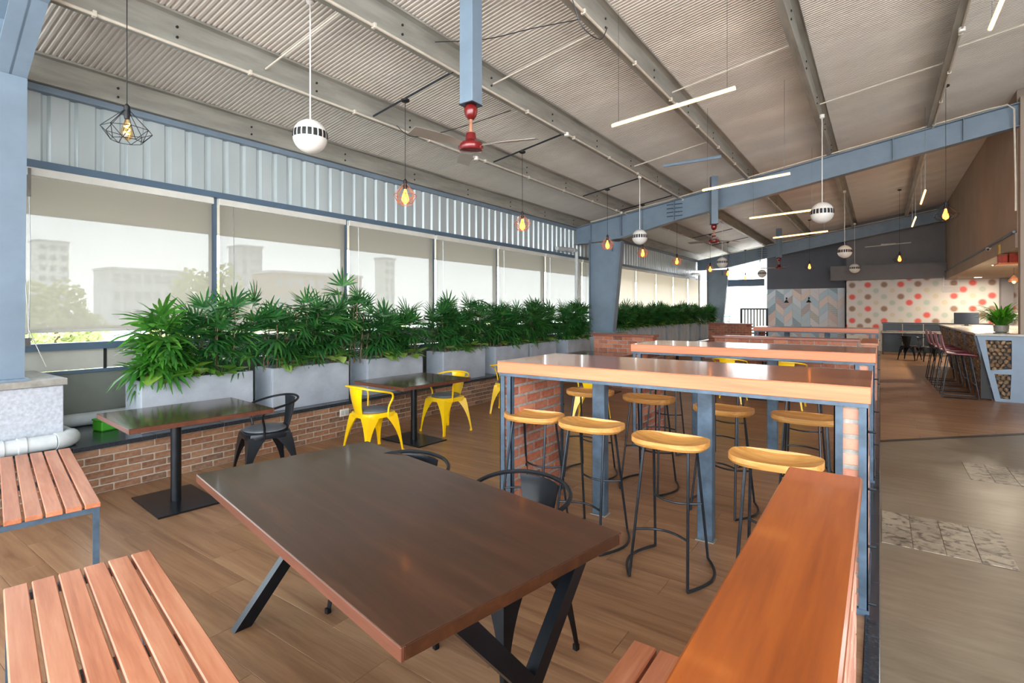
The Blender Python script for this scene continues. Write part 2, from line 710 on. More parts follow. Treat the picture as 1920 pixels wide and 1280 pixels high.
# ------------------------------------------------------------------ floor
def build_floor():
    fl = box('floor', 'grout', -6.7, -0.03, Y0, 26.0, -0.12, -0.004)
    tag(fl, 'wood-look plank floor under the tables', 'floor', kind='structure')
    L, Wd = 1.2, 0.2
    me = MB().cbox(0, L - .002, 0, Wd - .002, -0.02, 0, .0006).mesh('floor_plank', 'floor_wood')
    spots = []
    j = 0
    y = -0.4
    while y < 24.0:
        x = -5.39 - (j % 3) * 0.4
        while x < -0.06:
            a, b = max(x, -5.39), min(x + L, -0.06)
            if b - a > .05:
                spots.append((a, b, y))
            x += L
        y += Wd
        j += 1
    def seen(s):
        c = Vector(((s[0] + s[1]) / 2, s[2] + .1, 0))
        return c.y * .82 - c.x * .57 > .9
    vis = [s for s in spots if seen(s)]
    vis.sort(key=lambda s: (s[0] + s[1]) ** 2 / 4 + s[2] ** 2)
    near, rest = vis[:300], vis[300:] + [s for s in spots if not seen(s)]
    for a, b, y in near:
        if abs(b - a - L) < 1e-4:
            put('floor_plank', me, fl, (a, y, 0))
        else:
            MB().cbox(0, b - a - .002, 0, Wd - .002, -0.02, 0, .0006).build('floor_plank', 'floor_wood', fl, (a, y, 0))
    m = MB()
    for a, b, y in rest:
        m.box(a, b - .003, y, y + Wd - .003, -0.02, 0)
    tag(m.build('floor_planks', 'floor_wood', fl), kind='stuff')
    # aisle: concrete near, wood-look tile beyond a dark strip
    fc = MB().prism([(-0.0, Y0), (7.5, Y0), (7.5, 15.0), (0.0, 7.52)], -0.12, 0, 'z').build('floor_aisle', 'concrete_floor')
    tag(fc, 'grey polished concrete floor of the aisle', 'floor', kind='structure')
    fb = MB().prism([(0.0, 7.56), (7.5, 15.06), (7.5, 26), (0, 26)], -0.12, -0.004, 'z').build('floor_far', 'grout')
    tag(fb, 'brown wood-look tile floor beyond the dark strip by the counter', 'floor', kind='structure')
    m = MB()
    y = 7.6
    j = 0
    pc = []
    while y < 24.4:
        x = 0.0 - (j % 3) * .4
        while x < 4.0:
            a, b = max(x, 0.003), min(x + L, 4.0)
            yl = 7.58 + a * 1.0
            if y > yl - .2 and b - a > .05:
                # clip the plank against the diagonal strip
                pc.append((a, b, y))
            x += L
        y += Wd
        j += 1
    for n_, (a, b, y) in enumerate(pc):
        g_ = .003
        poly = [(a, y), (b - g_, y), (b - g_, y + Wd - g_), (a, y + Wd - g_)]
        out = []
        for q in range(4):
            p1, p2 = poly[q], poly[(q + 1) % 4]
            d1, d2 = p1[1] - p1[0] - 7.585, p2[1] - p2[0] - 7.585
            if d1 >= 0:
                out.append(p1)
            if d1 * d2 < 0:
                u = d1 / (d1 - d2)
                out.append((p1[0] + (p2[0] - p1[0]) * u, p1[1] + (p2[1] - p1[1]) * u))
        if len(out) < 3:
            continue
        if n_ < 150:
            MB().prism([(p[0] - a, p[1] - y) for p in out], -.02, 0, 'z').build('floor_plank', 'floor_wood', fb, (a, y, 0), smooth=False)
        else:
            m.prism(out, -.02, 0, 'z')
    tag(m.build('floor_planks', 'floor_wood', fb, smooth=False), kind='stuff')
    st = MB().prism([(0.0, 7.50), (7.5, 14.98), (7.5, 15.08), (0, 7.60)], -0.002, 0.004, 'z').build('trim_1', 'black_matte')
    tag(st, 'thin dark strip where the concrete meets the wood-look tiles', 'trim', kind='structure')
    k = thing('trim_2', 'narrow dark granite kerb along the brick end walls', 'kerb', (0, 0, 0), kind='structure')
    y = -0.6
    while y < 25.0:
        box('kerb_stone', 'granite', -0.06, 0.0, y, y + .595, -0.05, 0.012, k, .003)
        y += .6
    # patterned tile inlays
    for lab, x0, y0, nx, ny in (('black and cream patterned tile inlay nearest the brick end wall', 0.01, 4.28, 4, 4),
                                ('patterned tile inlay at the right edge beyond the nearer one', 0.68, 6.33, 5, 4)):
        t = thing('tile_inlay', lab, 'floor tiles', (x0, y0, 0), group='patterned tile inlays', kind='structure')
        me2 = MB().cbox(0, .165, 0, .165, -.01, .004, .001).mesh('floor_tile', 'patterned_tile')
        for i in range(nx):
            for q in range(ny):
                put('floor_tile', me2, t, (i * .168, q * .168, 0))
    return fl


build_floor()

# ------------------------------------------------------------------ roof
def build_roof():
    ce = thing('ceiling', 'ribbed metal sheet roof sloping up to the right', 'ceiling', (0, 0, 0), kind='structure')
    xa, xb = -7.0, 6.5
    pw, n = 1.05, 22
    prof = []
    p = pw / n
    for i in range(n):
        y = i * p
        prof += [(y, 0), (y + p * .42, 0), (y + p * .55, .010), (y + p * .87, .010)]
    prof.append((pw, 0))
    zb = lambda x: roof(x) + .247
    rows = [[(xa, q[0], zb(xa) + q[1]) for q in prof], [(xb, q[0], zb(xb) + q[1]) for q in prof]]
    me = MB().sheet(rows, .004).mesh('roof_sheet', 'roof_sheet', False)
    y = Y0
    while y < Y1:
        put('roof_panel', me, ce, (0, y, random.uniform(0, .003)))
        y += pw
    # purlins
    xs = [-6.42, -5.08, -3.73, -2.28, -0.78, 0.77, 2.3, 3.8]
    labs = ['galvanised steel purlin along the top of the ribbed side wall', 'galvanised roof purlin second from the window wall',
            'galvanised roof purlin passing behind the blue post of the nearest red fan', 'galvanised roof purlin with white conduit above the high tables',
            'dark roof purlin above the ends of the warm strip lights', 'dark roof purlin with white conduit above the aisle',
            'roof purlin over the serving counter', 'roof purlin farthest to the right']
    for x, lb in zip(xs, labs):
        z = roof(x) + .002
        h, w, tk, lip = .242, .075, .006, .02
        t = thing('purlin', lb, 'beam', (x, 0, z), group='roof purlins', kind='structure')
        a = SL
        m = MB()
        poly = [(0, 0), (-w, -a * w), (-w, lip - a * w), (-w + tk, lip - a * w), (-w + tk, tk - a * w), (-tk, tk), (-tk, h - tk), (w - tk, h - tk + a * w),
                (w - tk, h - lip + a * w), (w, h - lip + a * w), (w, h + a * w), (0, h)]
        m.prism(poly, Y0, Y1 - .5)
        m.build('web', 'galvanised', t, smooth=False)
        # bolts, two in a row at every second metre
        me_b = MB().tube([(0, 0, 0), (.012, 0, 0)], .012, 6).mesh('bolt', 'black_rod')
        if x < 0:
            for k in range(0, 9):
                for q in (.06, .15):
                    put('bolt', me_b, t, (.0, 0.7 + k * 1.4, q))
    return xs


PUR = build_roof()


def build_frames():
    labs = ['pale blue steel column and rafter at the left edge of the view', 'blue steel portal frame crossing the hall behind the high tables',
            'dark blue steel portal frame in front of the far wall']
    for y, lb in zip(YF, labs):
        t = thing('portal_frame', lb, 'steel frame', (0, y, 0), group='portal frames', kind='structure')
        xo, xi0, xi1, zk = -6.05, -5.42, -5.20, 3.23
        if y == YF[0]:
            xo, xi0, xi1, zk = -6.2, -5.64, -5.56, 3.38
        zb = 1.0
        top = lambda x: roof(x) - .002
        # column: web, flanges
        MB().prism([(xo, zb), (xi0, zb), (xi1, zk), (xo, top(-6.48) - .425)], -.0075, .0075).build('column_web', 'frame_paint', t, smooth=False)
        MB().prism([(xo - .012, zb), (xo, zb), (xo, roof(xo) - .42), (xo - .012, roof(xo) - .42)], -.1, .1).build('outer_flange', 'frame_paint', t, smooth=False)
        MB().prism([(xi0, zb), (xi0 + .014, zb), (xi1 + .014, zk), (xi1, zk)], -.1, .1).build('inner_flange', 'frame_paint', t, smooth=False)
        box('base_plate', 'frame_paint', xo - .05, xi0 + .06, -.12, .12, zb - .02, zb, t)
        # rafter
        xe = 1.95
        d0, d1, hl, hd = (.50, .40, 1.5, .06) if y != YF[0] else (.10, .12, .55, roof(xi1) - .10 - zk)
        top = lambda x: roof(x) - .002
        bot = lambda x: roof(x) - (d0 + (d1 - d0) * (x - xi1) / (xe - xi1))
        MB().prism([(-6.48, top(-6.48) - .42), (xi1, bot(xi1) - hd), (xi1 + hl, bot(xi1 + hl)), (xe, bot(xe)), (xe, top(xe)), (-6.48, top(-6.48))], -.008, .008).build('rafter_web', 'frame_paint', t, smooth=False)
        MB().prism([(-6.5, top(-6.5) - .014), (xe, top(xe) - .014), (xe, top(xe)), (-6.5, top(-6.5))], -.1, .1).build('top_flange', 'frame_paint', t, smooth=False)
        MB().prism([(xi1, bot(xi1) - hd), (xi1 + hl, bot(xi1 + hl)), (xe, bot(xe)), (xe, bot(xe) + .014), (xi1 + hl, bot(xi1 + hl) + .014), (xi1, bot(xi1) - hd + .014)], -.1, .1).build('bottom_flange', 'frame_paint', t, smooth=False)
        MB().prism([(-6.5, top(-6.5) - .42), (xo, top(-6.5) - .42), (xo, top(-6.5) - .408), (-6.5, top(-6.5) - .408)], -.1, .1).build('eave_flange', 'frame_paint', t, smooth=False)
        for sx_ in (xo + .02, xi1, -3.9, 0.2, 1.2):
            zt, z0 = top(sx_), (bot(sx_) if sx_ > xi1 else top(sx_) - .5)
            box('stiffener', 'frame_paint', sx_ - .006, sx_ + .006, -.09, .09, z0, zt - .012, t)
        for k in range(4 if y != YF[0] else 0):
            zz = bot(-3.9) + .12 + .09 * k
            MB().tube([(-4.08, -.03, zz), (-3.72, -.03, zz)], .012, 6).build('splice_bolt', 'dark_steel', t)
        for q in (.25, .34):
            MB().tube([(xi1 - .25, -.03, zk - q + .1), (xi1 - .25, -.03, zk - q + .2)], .014, 6).build('anchor_bolt', 'dark_steel', t)
        # concrete plinth under the column
        px = .08 if y == YF[0] else .2
        pl = MB().cbox(xo - .25, xi0 + px, -.33, .33, 0, zb - .075, .006)
        o = pl.build('column_plinth', 'plinth_concrete', None, (0, y, 0))
        tag(o, {YF[0]: 'speckled grey concrete plinth under the near column', YF[1]: 'concrete plinth under the column between the two plant rows',
                YF[2]: 'concrete plinth under the farthest column'}[y], 'plinth', 'column plinths', 'structure')
        box('plinth_cap', 'stone_top', xo - .27, xi0 + px + .03, -.35, .35, zb - .073, zb - .02, o, .004)
    # white conduit along the second rafter, down its right end
    y = YF[1]
    pts = [(x, y - .13, roof(x) + .02) for x in (-6.0, -4, -2, 0, 1.5)] + [(1.76, y - .13, roof(1.76)), (1.84, y - .13, roof(1.84) - .10), (1.86, y - .13, 3.6), (1.86, y - .13, 3.2)]
    tag(MB().tube(pts, .014, 8).build('conduit', 'cream_conduit'), 'white conduit running up the blue rafter and down beside the right wall', 'conduit', 'electrical conduits')
    tag(MB().tube([(x, YF[2] - .13, roof(x) + .02) for x in (-5.5, -2, 1.6)], .013, 6).build('conduit', 'cream_conduit'), 'white conduit along the top of the farthest rafter', 'conduit', 'electrical conduits')


build_frames()

# ------------------------------------------------------------------ window wall
MUL = [1.215 + 1.865 * k for k in range(-2, 16)]
ZS, ZH = 1.19, 2.91


def build_window_wall():
    w = thing('wall_left', 'window wall with ribbed metal sheet above and plaster below', 'wall', (0, 0, 0), kind='structure')
    box('plaster_base', 'plaster_green', XW - .15, XW - .02, Y0, Y1, 0, .94, w)
    # ribbed sheets above the windows
    pw, n = 1.05, 5
    p = pw / n
    prof = []
    for i in range(n):
        y = i * p
        prof += [(y, 0), (y + p * .64, 0), (y + p * .74, -.032), (y + p * .90, -.032)]
    prof.append((pw, 0))
    rows = [[(q[1], q[0], 0) for q in prof], [(q[1], q[0], 0.86) for q in prof]]
    me = MB().sheet(rows, -.004).mesh('ribbed_sheet', 'cladding', False)
    y = Y0
    while y < Y1:
        put('ribbed_sheet', me, w, (XW - .02, y, ZH + .03))
        y += pw
    # continuous rails
    box('head_rail', 'window_paint', XW - .05, XW + .03, Y0, Y1, ZH - .04, ZH + .04, w)
    box('sill_rail', 'window_paint', XW - .05, XW + .04, Y0, Y1, ZS - .035, ZS + .035, w)
    box('mid_rail', 'window_paint', XW - .05, XW + .01, Y0, Y1, .92, .95, w)
    box('top_trim', 'frame_paint', XW - .06, XW + .05, Y0, Y1, 3.60, 3.66, w)
    y = Y0
    while y < Y1:
        box('low_panel', 'panel_white', XW - .06, XW - .035, y + .012, y + .92, .955, ZS - .03, w)
        box('low_mullion', 'black_matte', XW - .055, XW - .02, y - .012, y + .012, .95, ZS - .03, w)
        y += .932
    names = ['nearest the left edge', 'second from the left edge', 'third from the left edge', 'fourth from the left edge', 'fifth from the left edge',
             'sixth from the left edge', 'just left of the middle column', 'just right of the middle column']
    idx = 0
    for k in range(len(MUL) - 1):
        a, b = MUL[k], MUL[k + 1]
        nm = names[k - 2] if 0 <= k - 2 < len(names) else ('out of view to the left' if k < 2 else (['second', 'third', 'fourth', 'fifth', 'sixth', 'seventh', 'eighth'][min(k - 10, 6)] + ' beyond the middle column'))
        wi = thing('window_%d' % (k + 1), 'tall window with blue frame, ' + nm, 'window', (XW, a, ZS), kind='structure')
        box('mullion', 'window_paint', -.05, .03, -.03, .03, .03, ZH - ZS - .03, wi)
        box('pane', 'pane_glass', -.032, -.026, .03, b - a - .03, .035, ZH - ZS - .04, wi)
        if k < 2 or k > 15:
            continue
        dense = k >= 9
        zb = 1.36 if k == 2 else (1.32 if not dense else 1.25)
        bl = thing('roller_blind', ('pale see-through roller blind, window ' if not dense else 'closed beige roller blind, window ') + nm, 'blind',
                   (XW + .06, (a + b) / 2, 0), group='roller blinds of the window wall')
        hw = (b - a) / 2 - .035
        box('head_box', 'blind_rail', -.018, .03, -hw - .005, hw + .005, ZH - .12, ZH - .045, bl, .004)
        gap = .010 if not dense else .045
        rows = []
        for i in range(9):
            yy = -hw + gap + (2 * hw - 2 * gap) * i / 8
            rows.append([(random.uniform(-.004, .004) * (q > 0) + .0, yy, ZH - .10 - (ZH - .10 - zb) * q / 6) for q in range(7)])
        MB().sheet(rows).build('fabric', 'blind_dense' if dense else 'blind_screen', bl)
        box('bottom_bar', 'blind_rail', -.008, .008, -hw + gap, hw - gap, zb - .03, zb, bl)
        if not dense:
            yc = -hw + .16
            MB().tube([(.02, yc, ZH - .08), (.022, yc + .01, 2.1), (.02, yc, ZS + .05)], .0035, 5).build('cord', 'chrome', bl)
            if k == 2:
                MB().tube([(.02, yc - .10, ZH - .1), (.03, yc - .03, 1.9), (.045, yc - .005, 1.36), (.12, yc + .10, 1.02)], .004, 5).build('cord', 'white_plastic', bl)
                box('cord_clip', 'chrome', .01, .04, yc - .012, yc + .012, ZH - .32, ZH - .06, bl)
                box('cord_weight', 'chrome', .005, .035, yc - .03, yc + .01, ZS + .02, ZS + .10, bl)
    # awning outside that shades the upper part of the windows
    aw = thing('awning', 'beige sun awning outside above the windows', 'awning', (0, 0, 0))
    MB().prism([(-6.62, 3.02), (-7.5, 2.60), (-7.5, 2.585), (-6.62, 3.0)], -1.0, 24).build('awning_sheet', 'awning_sheet', aw, smooth=False)
    MB().tube([(-7.5, -1.0, 2.59), (-7.5, 24, 2.59)], .02, 6).build('front_rail', 'white_plastic', aw)


build_window_wall()


def build_outside():
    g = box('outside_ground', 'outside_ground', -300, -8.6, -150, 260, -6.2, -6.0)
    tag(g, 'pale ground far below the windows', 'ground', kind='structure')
    d = box('outside_deck', 'outside_grey', -8.6, -6.7, -2.5, 26, -.3, .55)
    tag(d, 'pale parapet ledge outside the windows', 'ledge', kind='structure')
    r = thing('railing', 'dark horizontal rail outside the nearest window', 'railing', (-7.6, 0, .55))
    MB().tube([(0, -2, .79), (0, 25, .79)], .018, 6).build('rail', 'rail_black', r)
    for y in range(-2, 26, 3):
        MB().tube([(0, y, 0), (0, y, .79)], .014, 6).build('post', 'rail_black', r)
    # low hedge on the parapet
    me = [leaf_cloud(90, .16, .16, .15, .05, 'tree_leaf') for _ in range(2)]
    for i in range(9):
        t = thing('low_shrub', 'pale green shrub on the ledge outside, %s from the near column' % ['first', 'second', 'third', 'fourth', 'fifth', 'sixth', 'seventh', 'eighth', 'ninth'][i], 'shrub',
                  (-8.0, 1.4 + i * .42, .55), random.uniform(0, 6), 'shrubs on the outside ledge')
        tag(put('foliage', me[i % 2], t, (0, 0, .22)), kind='stuff')
        MB().tube([(0, 0, 0), (0, 0, .2)], .012, 5).build('stem', 'bark', t)
    tr = [(-31, 7.6, 3.0, 2.3), (-34, 14.0, 1.4, 2.0), (-27, 12.6, 3.9, 2.6), (-46, 30, 1.6, 3.0), (-44, 40, 1.0, 3.0), (-40, 54, 1.2, 3.5)]
    nm = ['at the left edge', 'behind the first planter', 'taller and right of the pale low building', 'in front of the brown low building', 'farther behind the third window', 'beyond the fourth window']
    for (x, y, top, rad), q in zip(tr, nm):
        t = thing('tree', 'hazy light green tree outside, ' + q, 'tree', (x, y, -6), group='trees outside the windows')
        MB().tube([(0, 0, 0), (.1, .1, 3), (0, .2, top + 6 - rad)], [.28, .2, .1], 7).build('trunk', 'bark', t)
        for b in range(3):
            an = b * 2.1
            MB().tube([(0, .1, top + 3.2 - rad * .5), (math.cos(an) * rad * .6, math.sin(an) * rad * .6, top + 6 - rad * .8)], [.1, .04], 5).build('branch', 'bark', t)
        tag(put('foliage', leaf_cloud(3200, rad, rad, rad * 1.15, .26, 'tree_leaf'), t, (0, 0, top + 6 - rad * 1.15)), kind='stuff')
    bl = [('hazy white tower block far outside at the left edge', 'outside_white', -194, 47, 7, 7, 26.5, 3, 9),
          ('grey tower block far outside above the second planter', 'outside_grey', -148, 79, 7, 6, 25, 3, 9),
          ('long low brown building far outside behind the second window', 'outside_brown', -104, 70, 8, 22, 15, 9, 4),
          ('wide pale low building far outside behind the trees', 'outside_grey', -160, 58, 12, 18, 17.5, 8, 4),
          ('slim white tower far outside behind the third window', 'outside_white', -118, 104, 4, 4, 22, 2, 9)]
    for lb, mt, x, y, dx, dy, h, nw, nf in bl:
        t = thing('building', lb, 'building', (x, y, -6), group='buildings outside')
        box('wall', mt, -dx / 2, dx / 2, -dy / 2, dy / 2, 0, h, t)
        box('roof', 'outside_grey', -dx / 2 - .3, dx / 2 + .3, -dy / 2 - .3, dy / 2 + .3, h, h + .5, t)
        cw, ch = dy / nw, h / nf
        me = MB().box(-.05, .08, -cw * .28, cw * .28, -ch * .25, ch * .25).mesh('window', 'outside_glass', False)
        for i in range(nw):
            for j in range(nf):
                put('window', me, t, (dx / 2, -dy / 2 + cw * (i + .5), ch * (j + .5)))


def leaf_cloud(n, rx, ry, rz, s, mat):
    m = MB()
    for i in range(n):
        d = Vector((random.gauss(0, 1), random.gauss(0, 1), random.gauss(0, 1))).normalized()
        r = random.uniform(.55, 1.0) ** .6
        lump = .82 + .18 * math.sin(d.x * 5 + 1) * math.sin(d.y * 6) + .1 * math.sin(d.z * 9)
        p = Vector((d.x * rx, d.y * ry, d.z * rz)) * r * lump
        a = Vector((random.gauss(0, 1), random.gauss(0, 1), random.gauss(0, .6))).normalized()
        b = a.orthogonal().normalized() * s * .42
        a = a * s
        m.add([p - a * .5, p + b, p + a * .5, p - b], [(0, 1, 2, 3)])
    return m.mesh('foliage', mat, False)


build_outside()

# ------------------------------------------------------------------ brickwork
def brick_run(parent, axis, along0, along1, t0, t1, z0, z1, L, h, j, mat, mortar, limit=9999, inset=.006):
    """one-brick-thick wall: mortar core and separate bricks. axis is the long direction"""
    def bb(name, m_, a0, a1, q0, q1, c0, c1, par):
        if axis == 'y':
            return box(name, m_, q0, q1, a0, a1, c0, c1, par)
        return box(name, m_, a0, a1, q0, q1, c0, c1, par)
    bb('mortar', mortar, along0 + .013, along1 - .013, t0 + inset, t1 - inset, z0, z1, parent)
    cache = {}
    rest = MB()
    nc = max(1, round((z1 - z0) / h))
    hh = (z1 - z0) / nc
    allb = []
    for c in range(nc):
        s = along0 - (L / 2 if c % 2 else 0)
        while s < along1 - .01:
            a, b = max(s, along0), min(s + L, along1)
            if b - a > .03:
                allb.append((a, b, z0 + c * hh))
            s += L
    for i, (a, b, z) in enumerate(sorted(allb, key=lambda q: q[0])):
        ln = round(b - a - j, 3)
        dt = random.uniform(-.0015, .0015)
        if i < limit:
            if ln not in cache:
                m = MB()
                if axis == 'y':
                    m.cbox(-(t1 - t0) / 2, (t1 - t0) / 2, 0, ln, 0, hh - j, .004)
                else:
                    m.cbox(0, ln, -(t1 - t0) / 2, (t1 - t0) / 2, 0, hh - j, .004)
                cache[ln] = m.mesh('brick', mat)
            tm = (t0 + t1) / 2 + dt
            put('brick', cache[ln], parent, (tm, a + j / 2, z + j / 2) if axis == 'y' else (a + j / 2, tm, z + j / 2))
        else:
            if axis == 'y':
                rest.box(t0 + dt, t1 + dt, a + j / 2, a + j / 2 + ln, z + j / 2, z + hh - j / 2)
            else:
                rest.box(a + j / 2, a + j / 2 + ln, t0 + dt, t1 + dt, z + j / 2, z + hh - j / 2)
    if rest.v:
        tag(rest.build('far_bricks', mat, parent), kind='stuff')


XB = -5.39


def build_ledge():
    w = thing('planter_wall', 'low tan brick wall with dark granite ledge carrying the planters', 'brick wall', (0, 0, 0), kind='structure')
    box('fill', 'plaster_green', XW - .02, XB - .10, 0.2, 24, 0, .375, w)
    brick_run(w, 'y', .3, 24, XB - .09, XB, .0, .375, .205, .0625, .011, 'brick_tan', 'mortar_light', 290)
    y = .25
    while y < 24:
        box('ledge_slab', 'granite', XW + .0, XB + .02, y, y + .597, .378, .418, w, .003)
        y += .6
    s = thing('wall_socket', 'white wall socket on the low brick wall', 'socket', (XB, 4.1, .286))
    box('plate', 'white_plastic', 0, .012, -.065, .065, -.045, .045, s, .004)
    for q in (-.03, .03):
        box('outlet', 'panel_white', .012, .016, q - .022, q + .022, -.025, .025, s, .002)


build_ledge()

# ------------------------------------------------------------------ pipes on the ledge and wall
def build_pipes():
    t = thing('drain_pipe', 'thick pale PVC pipe running round the near plinth along the ledge', 'pipe', (0, 0, 0))
    MB().tube([(-5.47, -.8, .482), (-5.47, 1.36, .482)], .062, 16).build('front_run', 'pvc_pipe', t)
    pts = [(-5.47, 1.36, .482)] + [(-5.47 - .13 * (1 - math.cos(a)), 1.36 + .13 * math.sin(a), .482) for a in [PI / 2 * k / 6 for k in range(1, 7)]]
    MB().tube(pts, .068, 16).build('elbow', 'pvc_pipe', t)
    MB().tube([(-5.60, 1.49, .482), (-6.30, 1.49, .482)], .062, 16).build('cross_run', 'pvc_pipe', t)
    MB().tube([(-6.36, 1.44, .482), (-6.36, 2.8, .482)], .062, 16).build('wall_run', 'pvc_pipe', t)
    for y in (1.0, 1.13):
        MB().tube([(-5.47, y, .482), (-5.47, y + .05, .482)], .070, 16).build('coupling', 'pvc_pipe', t)
    for yf, lb in ((YF[1], 'pale drain pipe on the wall beside the middle column'), (YF[2], 'pale drain pipe beside the farthest column')):
        p = thing('rain_pipe', lb, 'pipe', (0, yf, 0))
        MB().tube([(-6.36, -1.2, 3.02), (-6.36, -.25, 3.06)], .05, 10).build('horizontal_run', 'pvc_pipe', p)
        MB().tube([(-6.36, -.25, 3.06), (-6.36, -.2, 3.02), (-6.36, -.2, .45)], .045, 10).build('downpipe', 'pvc_pipe', p)
        MB().tube([(-6.36, -.40, 3.05), (-6.36, -.34, 3.055)], .06, 10).build('coupling', 'pvc_pipe', p)
    b = thing('green_box', 'small bright green plastic box on the dark ledge', 'box', (-5.98, 1.86, .418), .2)
    box('body', 'green_plastic', -.075, .075, -.075, .075, 0, .09, b, .01)
    box('lid', 'green_plastic', -.08, .08, -.08, .08, .09, .11, b, .008)


build_pipes()

# ------------------------------------------------------------------ planters and plants
def frond_mesh(n, length, width, spread, droop, mat, petiole=.12):
    """fan of strap leaflets at the end of a thin stalk, pointing along +x"""
    m = MB()
    m.add([(0, -.003, 0), (0, .003, 0), (petiole, .003, .01), (petiole, -.003, .01)], [(0, 1, 2, 3)])
    for i in range(n):
        u = (i / (n - 1) - .5) * 2 if n > 1 else 0
        a = u * spread + random.uniform(-.08, .08)
        L = length * (1 - .28 * abs(u)) * random.uniform(.85, 1.1)
        w = width * random.uniform(.85, 1.15) * .5
        d = Vector((math.cos(a), math.sin(a), random.uniform(.0, .22)))
        s = Vector((-math.sin(a), math.cos(a), 0))
        p0 = Vector((petiole, 0, .01))
        pts = []
        for q, ww in ((0, .35), (.35, 1.0), (.75, .85), (1.0, .15)):
            c = p0 + d * L * q + Vector((0, 0, -droop * L * q * q))
            pts += [c - s * w * ww, c + s * w * ww]
        m.add(pts, [(0, 1, 3, 2), (2, 3, 5, 4), (4, 5, 7, 6)])
    return m.mesh('frond', mat, True, 80)


FR = [frond_mesh(9, .25, .024, 1.35, d, 'palm_leaf', .09) for d in (.2, .4, .65)]
FS = [frond_mesh(7, .27, .036, 1.2, d, 'strap_leaf', .06) for d in (.3, .6, .85)]


def cane_frames(n_canes, hw, depth, hmin, hmax, fr_per):
    out = []
    for c in range(n_canes):
        bx, by = random.uniform(-depth, depth), random.uniform(-hw, hw)
        h = random.uniform(hmin, hmax)
        tx, ty = bx + random.uniform(-.07, .10), by + random.uniform(-.09, .09)
        fr = []
        a0 = random.uniform(0, 6.28)
        for k in range(fr_per):
            q = .36 + .64 * k / (fr_per - 1)
            p = Vector((bx + (tx - bx) * q, by + (ty - by) * q, h * q))
            az = a0 + k * 2.4
            pitch = random.uniform(-.45, .75) + (1.0 if k >= fr_per - 2 else .3 * (q > .75))
            fr.append((p, az, pitch, random.uniform(.8, 1.15)))
        out.append(((bx, by, 0), (tx, ty, h), fr))
    return out


def palm(label, loc, hw, n_canes, hmin, hmax, fr_per, meshes, joined, group, name='lady_palm', cat='plant', depth=.07):
    t = thing(name, label, cat, loc, 0, group)
    j = MB()
    for (b, e, frs) in cane_frames(n_canes, hw, depth, hmin, hmax, fr_per):
        mid = tuple((b[i] + e[i]) / 2 + random.uniform(-.01, .01) for i in range(3))
        MB().tube([b, mid, e], [.009, .008, .005], 5).build('cane', 'cane', t)
        for (p, az, pitch, s) in frs:
            me = random.choice(meshes)
            M = Matrix.Translation(p) @ Matrix.Rotation(az, 4, 'Z') @ Matrix.Rotation(-pitch, 4, 'Y') @ Matrix.Rotation(random.uniform(-.4, .4), 4, 'X') @ Matrix.Scale(s, 4)
            if joined:
                j.add([M @ v.co for v in me.vertices], [tuple(f.vertices) for f in me.polygons])
            else:
                o = put('frond', me, t)
                o.matrix_basis = M
    if joined:
        me = j.mesh('fronds', meshes[0].materials[0].name, False)
        tag(put('fronds', me, t), kind='stuff')
    return t


def heart_leaf(m, M, s):
    pts = [(0, 0, 0), (.35, -.42, .06), (.75, -.3, .02), (1.1, 0, -.12), (.75, .3, .02), (.35, .42, .06)]
    m.add([M @ (Vector(p) * s) for p in pts], [(0, 1, 2, 3), (0, 3, 4, 5)])


HEART = MB()
heart_leaf(HEART, Matrix.Identity(4), .14)
HEART_ME = HEART.mesh('leaf', 'pothos_leaf', True, 60)


def pothos(label, loc, hw, n):
    t = thing('pothos', label, 'plant', loc, 0, 'pothos at the foot of the palms')
    for i in range(n):
        y = random.uniform(-hw, hw)
        p = Vector((random.uniform(.04, .11), y, random.uniform(.05, .15)))
        MB().tube([(p.x - .05, y, 0), p], .003, 4).build('stalk', 'cane', t)
        o = put('leaf', HEART_ME, t)
        o.matrix_basis = Matrix.Translation(p) @ Matrix.Rotation(random.uniform(-1.2, 1.2), 4, 'Z') @ Matrix.Rotation(random.uniform(-.6, .5), 4, 'Y') @ Matrix.Scale(random.uniform(.9, 1.5), 4)


def planter(label, y0, y1, zt, xf=-5.5, dp=.37):
    t = thing('planter', label, 'planter', (xf - dp / 2, (y0 + y1) / 2, .418), 0, 'grey trough planters on the ledge')
    hl, hd, h, wt = (y1 - y0) / 2, dp / 2, zt - .418, .03
    box('front_panel', 'planter_concrete', hd - wt, hd, -hl, hl, 0, h, t, .004)
    box('back_panel', 'planter_concrete', -hd, -hd + wt, -hl, hl, 0, h, t, .004)
    box('end_panel', 'planter_concrete', -hd + wt, hd - wt, -hl, -hl + wt, 0, h, t, .003)
    box('end_panel', 'planter_concrete', -hd + wt, hd - wt, hl - wt, hl, 0, h, t, .003)
    box('soil', 'soil', -hd + wt, hd - wt, -hl + wt, hl - wt, .02, h - .05, t)


ORD = ['nearest', 'second', 'third', 'fourth', 'fifth', 'sixth', 'seventh', 'eighth', 'ninth', 'tenth', 'eleventh', 'twelfth', 'thirteenth', 'fourteenth', 'fifteenth', 'sixteenth']


